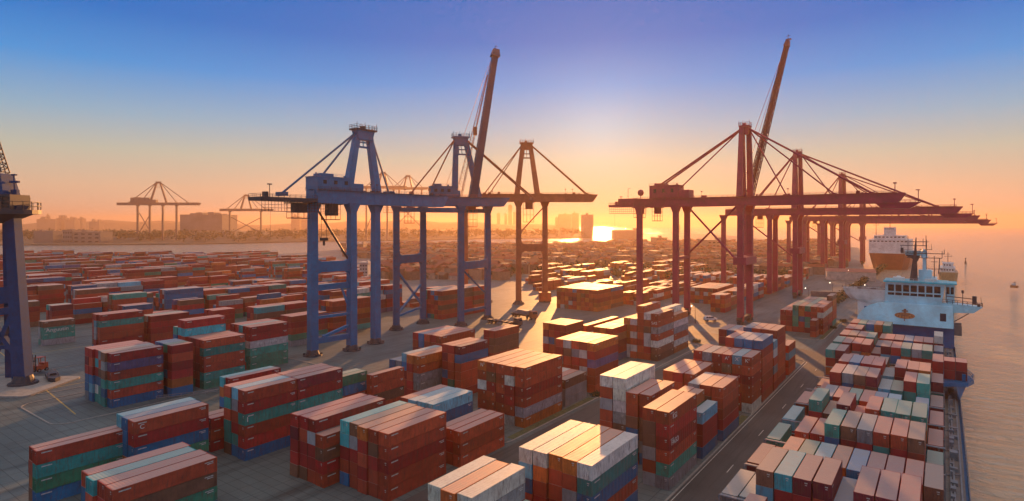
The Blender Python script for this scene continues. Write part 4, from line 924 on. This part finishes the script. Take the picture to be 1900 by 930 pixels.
    b = MB(); b.box(-27.3, -25.2, y1+.45, y1+.58, 13.6, 17.6); bl(b, 'wing_door', M['navy'])
    b = MB(); n0 = MB()                                    # seaward wing, tapering
    b.hexa([(-2.4,y0+.4,17.2),(9.8,y0+2.4,17.6),(9.8,y0+7,17.6),(-2.4,y0+9,17.2)], [(-2.4,y0+.2,21.3),(12.8,y0+2.6,20.2),(12.8,y0+6.6,20.2),(-2.4,y0+9,21.3)])
    b.box(7,8.1,y0+.9,y0+2.0,18.2,18.9); bl(b, 'seaward_wing', M['skyblue'])
    b = MB(); b.rail([(0,y0+.3,21.2),(12.6,y0+2.7,20.2),(12.6,y0+6.6,20.2)], 1.5, .16, 1.6); b.beam((1.2,y0+.3,21.3),(1.2,y0+.3,25.6),.2); b.beam((6.4,y0+1.5,20.8),(6.4,y0+1.5,26.0),.25); b.box(6.0,6.8,y0+1.2,y0+1.8,25.4,26.6)
    b.beam((1.2,y0+.3,24),(10,y0+2.2,23.2),.3); b.box(9.4,10.8,y0+1.9,y0+2.6,21.2,24.4); b.box(11,12,y0+2.9,y0+3.8,20.3,21.4); b.beam((12.4,y0+3,20.2),(12.1,y0+3,24),.14); b.beam((3.6,y0+3,13.6),(8.4,y0+3,17.4),.3); bl(b, 'wing_gear', M['dark'])
    b = MB(); b.prism([(3.6,yb+8),(5.4,yb+9),(5.6,yb+14),(3.6,yb+16)], 8.2, 10.4); b.box(3.6,6.2,yb+7.6,yb+8,8,12); b.box(3.6,6.2,yb+15.8,yb+16.2,8,12); bl(b, 'lifeboat_station', M['deck'])
    return root
cargo_ship()
def small_ship(name, label, x, y, ln, wd, hullm, upm, zdeck, blocks, masts, cat='ship', rz=0, sheer=0, band=None):
    root = empty(name, (x, y, 0), label, cat, None, rz)
    out = [(-wd/2,-ln*.42), (-wd*.35,-ln*.5), (wd*.35,-ln*.5), (wd/2,-ln*.42), (wd/2,ln*.28), (wd*.3,ln*.42), (0,ln*.5), (-wd*.3,ln*.42), (-wd/2,ln*.28)]
    b = MB(); n = len(out); lo = [(px*.8, py*.94, -2.5) for px, py in out]; hi = [(px, py, zdeck+(sheer if abs(py) > ln*.35 else 0)) for px, py in out]
    b.solid(lo+hi, [tuple(range(n))[::-1], tuple(range(n, 2*n))]+[(k,(k+1)%n,n+(k+1)%n,n+k) for k in range(n)]); h = b.build('hull', hullm, root)
    if band:
        b = MB(); mid = band[0]/zdeck; b.solid([(px*1.01, py*1.003, band[0]) for px, py in out]+[(px*1.02, py*1.004, zdeck+sheer+.4) for px, py in out], [(k,(k+1)%n,n+(k+1)%n,n+k) for k in range(n)]+[tuple(range(n, 2*n))]); b.build('upper_hull', band[1], root)
    for (x0,x1,y0,y1,z0,z1) in blocks:
        b = MB(); b.box(x0,x1,y0,y1,z0,z1); b.box(x0-.4,x1+.4,y0-.4,y1+.4,z1,z1+.3); b.rail([(x0,y0,z1+.3),(x1,y0,z1+.3)], 1.2, .12, 2); o = b.build('deckhouse', upm, root)
        k = x0+.8; sp = 2 if x1-x0 < 16 else 4
        while k < x1-1.4: b = MB(); b.box(k, k+sp*.55, y0-.08, y0-.02, z1-2.0, z1-.8); b.build('window', M['glass'], o); k += sp
    for (mx,my,z0,z1) in masts:
        b = MB(); b.beam((mx,my,z0),(mx,my,z1),.7,.7,.3,.3); b.beam((mx-3,my,z0+(z1-z0)*.6),(mx+3,my,z0+(z1-z0)*.6),.3); b.beam((mx-1.6,my,z0+(z1-z0)*.82),(mx+1.6,my,z0+(z1-z0)*.82),.3); b.beam((mx+2.6,my,z0+(z1-z0)*.6),(mx+2.6,my,z0+(z1-z0)*.75),.2); b.build('mast', M['dark'], root)
    return root
small_ship('supply_ship', 'white and pale blue supply ship moored just beyond the pale blue bridge', -13, 440, 150, 26, M['grey'], M['skyblue'], 4, [(-12,-2,-70,-60,4,12),(-2,11,-22,0,4,15),(1,10,-20,-4,15,21),(3,8,-18,-8,21,25)], [(5,-12,25,46),(9,-14,15,34),(-7,-66,12,20)])
small_ship('cargo_boat', 'tan-hulled boat with white deckhouse moored beyond the pale blue bridge', 4, 705, 80, 15, mat('tan_hull_paint', (.42,.30,.16), .5, stain=RUST, stain_amt=.4, nscale=.2), M['white'], 7, [(-6,5,-32,4,7,12),(-4,4,-24,-6,12,16)], [(0,-10,16,26)], cat='boat', sheer=1.6)
small_ship('car_carrier_ship', 'huge hazy white ship with orange-red lower hull at the far quay end', -52, 930, 180, 44, mat('orange_red_hull', (.40,.09,.05), .5, nscale=.1), M['white'], 17, [(-21,21,-88,-10,17,33),(-16,16,-84,-40,33,38),(-6,6,-80,-66,38,48)], [(0,-74,48,62),(-14,-80,38,60)], band=(17.2, M['white']))
small_ship('fishing_boat', 'tiny orange-brown fishing boat alone on the open sea', 49, 658, 9, 3.4, mat('orange_boat_paint', (.5,.2,.08), .6), M['white'], .8, [(-1.2,1.2,-1.5,2,.8,3)], [(0,-1,3,6)], cat='boat', rz=R(60)).scale = (.65,)*3
b = MB(); bx, by = W(.765*820, 820).xy; b.tube((bx,by,-2.6),(bx,by,1),1.4,1.0); b.tube((bx,by,1),(bx,by,5),.5,.2); b.box(bx-.8,bx+.8,by-.8,by+.8,4,5.4); tag(b.build('channel_buoy', M['dark']), 'small dark channel buoy standing far out in the bay', 'buoy')
# ================================================================== VEHICLES
def wheel(root, x, y, r, wd=.3):
    b = MB(); b.tube((x-wd/2,y,r),(x+wd/2,y,r),r,n=18); w_ = b.build('wheel', M['rubber'], root); b = MB(); b.tube((x-wd/2-.02,y,r),(x+wd/2+.02,y,r),r*.55,n=14); b.build('rim', M['grey'], w_)
def suv(loc, rz):
    root = empty('parked_suv', loc, 'white off-road estate car parked on the road before the quay crane legs', 'car', None, rz); root.scale = (1.45,)*3
    b = MB(); w2 = .9
    prof = [(-2.35,.45),(-2.35,1.0),(-2.25,1.15),(-1.25,1.2),(2.3,1.25),(2.35,.95),(2.38,.5)]
    n = len(prof); b.solid([(-w2,y,z) for y,z in prof]+[(w2,y,z) for y,z in prof], [tuple(range(n)), tuple(range(n,2*n))[::-1]]+[(k,n+k,n+(k+1)%n,(k+1)%n) for k in range(n)])
    b.hexa([(-w2+.03,-1.25,1.2),(w2-.03,-1.25,1.2),(w2-.03,2.28,1.25),(-w2+.03,2.28,1.25)], [(-.72,-.62,1.86),(.72,-.62,1.86),(.72,2.05,1.86),(-.72,2.05,1.86)])
    for s in (-1,1): b.beam((s*.68,-.4,1.92),(s*.68,1.9,1.92),.05)
    body = b.build('body', M['white'], root)
    for s in (-1,1):
        for y0,y1 in ((-.85,.02),(.12,.98),(1.08,1.95)):
            b = MB(); b.hexa([(s*.872,y0-.1,1.30),(s*.886,y0-.1,1.30),(s*.886,y1,1.30),(s*.872,y1,1.30)], [(s*.745,y0+.12,1.77),(s*.76,y0+.12,1.77),(s*.76,y1-.03,1.77),(s*.745,y1-.03,1.77)]); b.build('side_window', M['glass'], root)
        b = MB(); b.box(*sorted((s*.55,s*.85)),-2.38,-2.33,.8,.98); b.build('headlight', M['lamp'], root)
        for y in (-1.5,1.45): wheel(root, s*.82, y, .38)
    b = MB(); b.hexa([(-.8,-1.24,1.26),(.8,-1.24,1.26),(.8,-1.2,1.26),(-.8,-1.2,1.26)], [(-.68,-.74,1.80),(.68,-.74,1.80),(.68,-.7,1.80),(-.68,-.7,1.80)]); b.v = [(x,y-.05,z) for x,y,z in b.v]; b.build('windscreen', M['glass'], root)
    b = MB(); b.box(-.9,.9,-2.42,-2.34,.4,.6); b.box(-.9,.9,2.36,2.44,.45,.65); b.build('bumper', M['dark'], root)
sx = W((1318-950)/F*322, 322); suv((sx.x, sx.y, .03), R(36+97))
def truck(loc, rz, label, bodycol, ln=13, s=1.5, load=None):
    root = empty('yard_truck', loc, label, 'truck', 'yard trucks and trailers', rz); root.scale = (s,)*3
    m = mat('truck_cab_paint', bodycol, .4)
    b = MB(); b.box(-1.2,1.2,-ln/2,-ln/2+2.1,.7,2.0); b.hexa([(-1.2,-ln/2,2.0),(1.2,-ln/2,2.0),(1.2,-ln/2+2.1,2.0),(-1.2,-ln/2+2.1,2.0)], [(-1.1,-ln/2+.3,3.1),(1.1,-ln/2+.3,3.1),(1.1,-ln/2+2.1,3.1),(-1.1,-ln/2+2.1,3.1)]); c = b.build('cab', m, root)
    b = MB(); b.hexa([(-1.0,-ln/2-.02,2.1),(1.0,-ln/2-.02,2.1),(1.0,-ln/2+.06,2.1),(-1.0,-ln/2+.06,2.1)], [(-.95,-ln/2+.24,2.95),(.95,-ln/2+.24,2.95),(.95,-ln/2+.3,2.95),(-.95,-ln/2+.3,2.95)]); b.build('windscreen', M['glass'], c)
    b = MB(); b.box(-.5,.5,-ln/2+1,ln/2,.75,1.1); b.box(-1.2,1.2,-ln/2+2.8,ln/2,1.1,1.35)
    for k in range(5): y = -ln/2+3.2+k*(ln-4)/5; b.box(-1.2,1.2,y,y+.2,1.35,1.5)
    b.build('trailer_bed', M['dark'], root)
    for x in (-1,1):
        for y in (-ln/2+1.2, -ln/2+3.4, ln/2-1.2, ln/2-2.6): wheel(root, x, y, .5, .4)
    if load: 
        b = MB(); b.box(-1.15,1.15,-ln/2+3.4,ln/2-4,1.5,3.0); b.hexa([(-.9,ln/2-3.8,1.4),(.9,ln/2-3.8,1.4),(.9,ln/2-.5,1.4),(-.9,ln/2-.5,1.4)], [(-.6,ln/2-3.4,2.6),(.6,ln/2-3.4,2.6),(.6,ln/2-1,2.0),(-.6,ln/2-1,2.0)]); b.build('load', load, root)
def at(px, py, z=0): Y = F*(H-z)/(py-HZ); p = W((px-950)/F*Y, Y, z); return p
p = at(972, 590); truck((p.x,p.y,.03), R(75), 'rust-orange flatbed truck standing by the orange crane foot', (.40,.12,.05), load=M['grey'])
p = at(935, 603); truck((p.x,p.y,.03), R(85), 'dark low trailer truck between the violet crane legs', (.10,.07,.06), 15)
p = at(1378, 548); truck((p.x,p.y,.03), R(120), 'distant flatbed truck beyond the tall quay crane legs', (.30,.2,.2), 12, load=M['white'])
# work machine and launch on the tower crane's slab
p = at(74, 692); root = empty('forklift', (p.x, p.y, .55), 'orange-red forklift parked on the slab by the dark blue tower crane', 'forklift', None, R(20)); root.scale = (1.5,)*3
b = MB(); b.box(-.9,.9,-1.2,1.3,.5,1.5); b.box(-.8,.8,.4,1.35,1.5,2.0)
for x in (-.8,.8):
    for y in (-.8,.7): b.beam((x,y,1.5),(x*.85,y,3.3),.12)
b.box(-.8,.8,-.9,.8,3.3,3.42); b.build('body', mat('forklift_paint', (.5,.09,.04), .5), root)
b = MB()
for x in (-.5,.5): b.beam((x,-1.35,.2),(x,-1.35,4.2),.16); b.box(x-.1,x+.1,-2.5,-1.4,.2,.3)
b.box(-.6,.6,-1.45,-1.3,2.6,2.8); b.build('lifting_mast', M['dark'], root)
for x in (-.85,.85):
    for y in (-.8,.9): wheel(root, x, y, .42)
p = at(98, 706); root = empty('cable_trolley', (p.x, p.y, .5), 'low dark cable trolley with a wire hoop cage beside the forklift', 'trolley', None, R(-10))
b = MB(); b.prism([(-5,-1.6),(4,-1.6),(6,0),(4,1.6),(-5,1.6)], .3, 1.3); b.box(-3,0,-1,1,1.3,1.9); b.build('body', M['dark'], root)
b = MB()
for k in range(6):
    x = -1+k*.8
    for a in range(6): a0 = math.pi*a/6; a1 = math.pi*(a+1)/6; b.beam((x,-1.4*math.cos(a0),1.3+2.0*math.sin(a0)),(x,-1.4*math.cos(a1),1.3+2.0*math.sin(a1)),.09)
for a in (1,3,5): a0 = math.pi*a/6; b.beam((-1,-1.4*math.cos(a0),1.3+2*math.sin(a0)),(3,-1.4*math.cos(a0),1.3+2*math.sin(a0)),.09)
b.build('hoop_cage', M['grey'], root)
# street lamps
def lamp_post():
    root = empty('street_lamp', (0,0,0), 'x', 'street lamp', 'street lamps along the quay')
    b = MB(); b.tube((0,0,0),(0,0,9),.16,.09,8); b.tube((0,0,0),(0,0,.6),.3,.25,8); b.tube((0,0,9),(1.6,0,9.4),.07,n=6); b.build('pole', M['dark'], root)
    b = MB(); b.box(1.4,2.3,-.2,.2,9.28,9.5); h_ = b.build('lamp_head', M['dark'], root); b = MB(); b.ball((1.85,0,9.2),.34,8,sz=.6); b.build('bulb', M['lamp'], h_)
    return root
proto = lamp_post(); first = True
for (px, py, lab) in ((1290, 600, 'lit street lamp on the verge beside the white car'), (1545, 548, 'lit street lamp by the brown wall under the quay cranes'), (1610, 553, 'lit street lamp between the quay cranes and the ship'), (1594, 640, 'unlit grey lamp post between quay road and first cargo stacks'), (1500, 560, 'lit street lamp under the second quay crane'), (1578, 520, 'distant lit street lamp on the long quay wall')):
    p = at(px, py)
    if first: o = proto; first = False
    else:
        o = proto.copy(); sc.collection.objects.link(o)
        for ch in list(proto.children):
            c = ch.copy(); sc.collection.objects.link(c); c.parent = o
            for g in ch.children: e = g.copy(); sc.collection.objects.link(e); e.parent = c
    o.location = (p.x, p.y, 0); o['label'] = lab; o.rotation_euler = (0,0,R(200))
# wall and hedge closing the quay behind the red block
b = MB(); p, q = at(1504, 550), at(1580, 553); b.beam((p.x,p.y,1.8),(q.x,q.y,1.8),.5,3.6); b.beam((p.x,p.y,3.7),(q.x,q.y,3.7),.8,.25); tag(b.build('boundary_wall', M['deck']), 'long dark brown wall under the quay crane booms', 'wall')
b = MB(); b.box(-60.4,-60,400,860,0,3.0); b.box(-60.6,-59.8,400,860,3.0,3.25); tag(b.build('quay_wall', M['kerb']), 'long pale wall running along the far quay past the cranes', 'wall')
rl = random.Random(8)
def leaves(b, c, r, n, s, sz=.8):
    for _ in range(n):
        v = Vector((rl.gauss(0,1), rl.gauss(0,1), rl.gauss(0,1))); v.normalize(); v *= r*rl.random()**.4; p = Vector(c)+Vector((v.x, v.y, v.z*sz))
        a = Vector((rl.uniform(-1,1), rl.uniform(-1,1), rl.uniform(-1,1))).normalized(); e = a.cross((rl.uniform(-1,1), rl.uniform(-1,1), 1)).normalized(); b.face([p, p+a*s, p+e*s])
b = MB()
for k in range(60): y = 402+k*7.6; leaves(b, (-57.5+rl.uniform(-1,1), y, 2.2), 3.4, 60, 1.3)
tag(b.build('hedge', M['leaf']), 'long dark green hedge in front of the far quay wall', 'hedge')
def bush(px, py, r, lab):
    p = at(px, py); root = empty('bush', (p.x,p.y,0), lab, 'bush', 'low bushes on the verges'); b = MB()
    for k in range(5): leaves(b, (rl.uniform(-r,r), rl.uniform(-r,r), r*.5), r*.8, 90, .35)
    b.build('foliage', M['leaf'], root); b = MB()
    for k in range(5): b.tube((0,0,0),(rl.uniform(-r,r)*.6,rl.uniform(-r,r)*.6,r*.9),.06,.02,5)
    b.build('stem', M['dark'], root)
bush(1566, 598, 1.6, 'low bush at the tip of the verge by the red block'); bush(1290, 636, 1.5, 'low bush on the rounded verge by the towering block'); bush(1108, 735, 1.2, 'low bush on the grass edge of the road near the pale block'); bush(1545, 610, 1.2, 'low bush beside the road-facing end of the red block')
# bollards on the quay edge
bol = None
for k, y in enumerate(range(110, 640, 24)):
    if bol is None:
        b = MB(); b.tube((0,0,0),(0,0,.9),.4,.3,10); b.tube((0,0,.9),(0,0,1.2),.55,.5,10); bol = b.build('bollard', M['dark']); o = bol
    else: o = bol.copy(); sc.collection.objects.link(o)
    o.location = (-31.9, y, 0); tag(o, 'short black mooring bollard on the quay edge beside the ship', 'bollard', 'mooring bollards along the quay edge')
# steel barrier beside the striped block and road-side rail
b = MB(); p, q = at(290, 742), at(318, 735); b.rail([(p.x,p.y,0),(q.x+8,q.y+10,0)], 1.1, .15, 3); tag(b.build('guard_rail', M['grey']), 'low steel guard rail beside the kerb of the striped block', 'rail')
b = MB(); b.rail([(-30.9,60,.3),(-30.9,300,.3)], 1.1, .1, 3); tag(b.build('quay_railing', M['ochre']), 'thin orange railing between the quay road and the ship', 'railing')
# ================================================================== TOWN AND FAR SHORE
rt = random.Random(21)
def house(b, x, y, wx, wy, h, col, rz, roofc=None, tall=False):
    c, s = math.cos(rz), math.sin(rz)
    def T(u, v, z): return (x+u*c-v*s, y+u*s+v*c, z)
    q = [(-wx/2,-wy/2),(wx/2,-wy/2),(wx/2,wy/2),(-wx/2,wy/2)]
    b.hexa([T(u,v,0) for u,v in q], [T(u,v,h) for u,v in q], 0, col)
    if roofc: b.solid([T(-wx/2-.4,-wy/2-.4,h+.02),T(wx/2+.4,-wy/2-.4,h+.02),T(wx/2+.4,wy/2+.4,h+.02),T(-wx/2-.4,wy/2+.4,h+.02),T(-wx/2-.4,0,h+2.6),T(wx/2+.4,0,h+2.6)], [(0,1,5,4),(2,3,4,5),(1,2,5),(3,0,4)], 0, roofc)
    else: b.hexa([T(u*1.02,v*1.02,h) for u,v in q], [T(u*1.02,v*1.02,h+.7) for u,v in q], 0, tuple(k*.8 for k in col))
b = MB(); cols = [(.26,.16,.11),(.30,.20,.15),(.22,.12,.09),(.38,.30,.25),(.18,.11,.09)]; rfc = [(.30,.07,.035),(.22,.06,.04),(.16,.09,.07),(.30,.11,.05)]
n_ = 0
for _ in range(9000):
    px = rt.uniform(640, 1560); Y = 430+rt.random()**1.6*1200
    lim0 = 620 if px < 1010 else (730 if px < 1330 else 600)
    if Y < lim0 and not (690 < px < 930 and Y > 560): continue
    if Y > (1420 if px < 1100 else 2000): continue
    if px > 640 and px < 700 and Y < 900: continue
    p = W((px-950)/F*Y, Y)
    if p.x > -104: continue
    r_ = (p.x-9, p.x+9, p.y-9, p.y+9)
    if n_ < 2600 and not any(r_[0] < q[1] and r_[1] > q[0] and r_[2] < q[3] and r_[3] > q[2] for q in RECTS if abs(q[0]-p.x) < 120):
        house(b, p.x, p.y, rt.uniform(8,20), rt.uniform(7,12), rt.choice([3,4,6,8,10]), rt.choice(cols), rt.uniform(-.3,.3)+(0 if rt.random()<.7 else 1.57), rt.choice(rfc) if rt.random() < .75 else None); n_ += 1
tag(b.build('town_houses', M['brick']), 'dense hazy town of small low houses beyond the yard', 'houses', kind='stuff')
b = MB()
for _ in range(900):
    px = rt.uniform(640, 1560); Y = 560+rt.random()**1.4*1000
    if px < 690 and Y < 900: continue
    p = W((px-950)/F*Y, Y)
    if p.x > -104 and not (-62 < p.x < -40 and p.y > 600): continue
    if Y > 1420: continue
    leaves(b, (p.x, p.y, 5), rt.uniform(3,6), 26, 2.4)
tag(b.build('town_trees', M['leaf']), 'dark trees scattered thickly among the town houses', 'trees', kind='stuff')
b = MB()
for _ in range(1500):
    px = rt.uniform(-60, 1090); Y = 1640+rt.random()*600
    if px > 400: Y += (px-400)*.9
    p = W((px-950)/F*Y, Y); leaves(b, (p.x, p.y, 8+rt.random()*18), rt.uniform(6,14), 16, 6)
tag(b.build('shore_woods', M['leaf']), 'hazy woods covering the far shore of the inlet', 'woods', kind='stuff')
def building(px0, px1, pyt, Y, dep, label, steps=0, cat='building', name='tower_block', group='hazy buildings on the horizon', col=(.22,.18,.17)):
    if Y > 2200 and px0 != 1083: Y *= 1.75
    X0, X1 = (px0-950)/F*Y, (px1-950)/F*Y; zt = zpx(pyt, Y); p = W((X0+X1)/2, Y)
    root = empty(name, (p.x, p.y, 0), label, cat, group, R(36)); wd = X1-X0; m = mat('hazy_wall', col, .8, noise=.3, nscale=.02)
    b = MB(); b.box(-wd/2, wd/2, 0, dep, 0, zt); b.build('wall', m, root)
    b = MB(); b.box(-wd/2-.8, wd/2+.8, -.8, dep+.8, zt, zt+1.5)
    for k in range(max(1, steps)): u = rt.uniform(-.4,.3)*wd; b.box(u, u+wd*.15, dep*.2, dep*.6, zt+1.5, zt+1.5+rt.uniform(4,12)*Y/2500)
    b.build('roof', m, root)
    if Y < 1600:
        nx_, nz = (3, 6) if Y < 600 else (4, 3)
        for i in range(nx_):
            for j in range(nz): b = MB(); x = -wd/2+wd*(i+.25)/nx_; z = zt*(j+.3)/nz; b.box(x, x+wd*.5/nx_, -.35, -.05, z, z+zt*.35/nz); b.build('window', M['glass'], root)
for i, a in enumerate([(68,102,407,2600,60),(104,120,405,2650,50),(121,138,408,2600,60),(144,153,406,2700,40),(165,184,412,2500,60),(84,90,402,2700,20)]):
    building(*a, ['wide hazy slab block, leftmost of the far city group','hazy block with roof plant beside the wide slab','hazy flat-topped block next in the city group','narrow domed-looking hazy tower standing apart','low hazy block right of the city group','slim hazy tower rising over the wide slab'][i], 3)
for i, a in enumerate([(62,98,430,1600,50),(116,134,428,1590,40),(135,186,431,1585,50)]):
    building(*a, ['hazy shed on the inlet shore below the city, nearest the blue crane','small hazy shed on the inlet shore below the city','long low hazy shed on the inlet shore below the city'][i], 1, name='waterfront_shed', cat='shed')
building(334, 412, 399, 2150, 120, 'long dark hazy shed beside the lone far crane', 4, name='dockside_shed', cat='shed')
building(540, 556, 402, 2300, 50, 'hazy twin-topped block seen between the first crane legs', 2); building(559, 570, 406, 2300, 50, 'small hazy block right of the twin-topped block', 1)
for i, a in enumerate([(902,908,398,3600,60),(922,928,396,3600,50),(943,950,381,3700,50),(936,941,397,3650,40),(952,957,394,3600,40),(1037,1060,398,3000,90),(1062,1074,396,3050,80),(1083,1101,399,2300,90),(1031,1036,404,3100,60)]):
    building(*a, ['faint block left in the skyline behind the violet crane','faint block second in the skyline behind the violet crane','tallest faint tower of the skyline near the low sun','faint thin block before the tallest tower','faint thin block just after the tallest tower','broad faint block right of the third crane legs','faint block beside the broad one, toward the sun','strong orange block standing at the water beside the sun glitter','small faint block leaning against the broad one'][i], 1)
for i, a in enumerate([(1218,1238,442,1500,60),(1313,1345,447,1150,60),(1214,1248,468,900,40),(632,642,452,1100,30),(662,674,454,1080,30),(667,682,490,520,14),(1140,1190,428,2000,60),(1256,1262,418,2600,30)]):
    building(*a, ['hazy grey hall in the town beyond the first rear leg','hazy wide hall behind the crossed braces','dark boxy hall among houses between quay crane legs','small dark block on the water edge left of centre','second small dark block on the water edge','pale gridded building between the first crane legs','low hazy hall beside the glitter on the water','thin hazy chimney block above the town'][i], 1, name='town_hall', group='larger buildings in the town', col=(.45,.42,.40) if i == 5 else (.26,.19,.16))
b = MB(); house(b, *W(.57*560, 560).xy, 40, 20, 8, (.5,.42,.36), .2, (.34,.13,.10)); tag(b.build('quayside_warehouse', M['brick']), 'red-roofed hazy warehouse before the huge white ship', 'warehouse')
# letters
letter_on('in the lettered pair of stacks', 0, 1, 'Anguutin', 2.3, off=-.6)
letter_on('in the white-banded block by the blue crane', 0, 2, 'HTY', 1.2, off=-4, dz=.2); letter_on('in the white-banded block by the blue crane', 0, 2, 'CARSTY', 1.0, off=1.2, dz=.3); 
letter_on('in the big stained block at the picture centre', 4, 0, 'N', 1.3, 'end'); letter_on('in the tall teal-banded block at lower left', 0, 2, 'I', 1.5, off=-6)
letter_on('in the block with a blue end wall', 0, 0, 'C', 1.3, off=-6); letter_on('in the graffiti-marked block', 0, 0, 'K52', 1.5, off=-5, dz=-.1); letter_on('in the graffiti-marked block', 0, 2, 'FAGO', 1.5, off=-5)
letter_on('in the towering block under the sun', 1, 2, 'NOUS', 1.4, 'end'); letter_on('in the towering block under the sun', 0, 1, 'SAS', 1.5, 'end')
letter_on('in the six-wide mixed block', 0, 0, 'K', 1.4, 'end'); letter_on('in the six-wide mixed block', 1, 0, 'X', 1.4, 'end'); letter_on('in the six-wide mixed block', 2, 0, 'A', 1.3, 'end')
letter_on('in the red block by the ship', 0, 1, 'OVOLK', 1.6, off=2)
# ================================================================== AIR
b = MB(); b.box(-10500, 10500, -10500, 10500, -6, 156); hz = b.build('haze', [])
m = bpy.data.materials.new('haze_air'); m.use_nodes = True; t = m.node_tree; t.nodes.clear(); o_ = t.nodes.new('ShaderNodeOutputMaterial'); v = t.nodes.new('ShaderNodeVolumePrincipled')
v.inputs['Color'].default_value = (.80, .54, .34, 1); v.inputs['Density'].default_value = .00015; v.inputs['Anisotropy'].default_value = .53
t.links.new(v.outputs[0], o_.inputs['Volume']); hz.data.materials.append(m); tag(hz, kind='stuff')
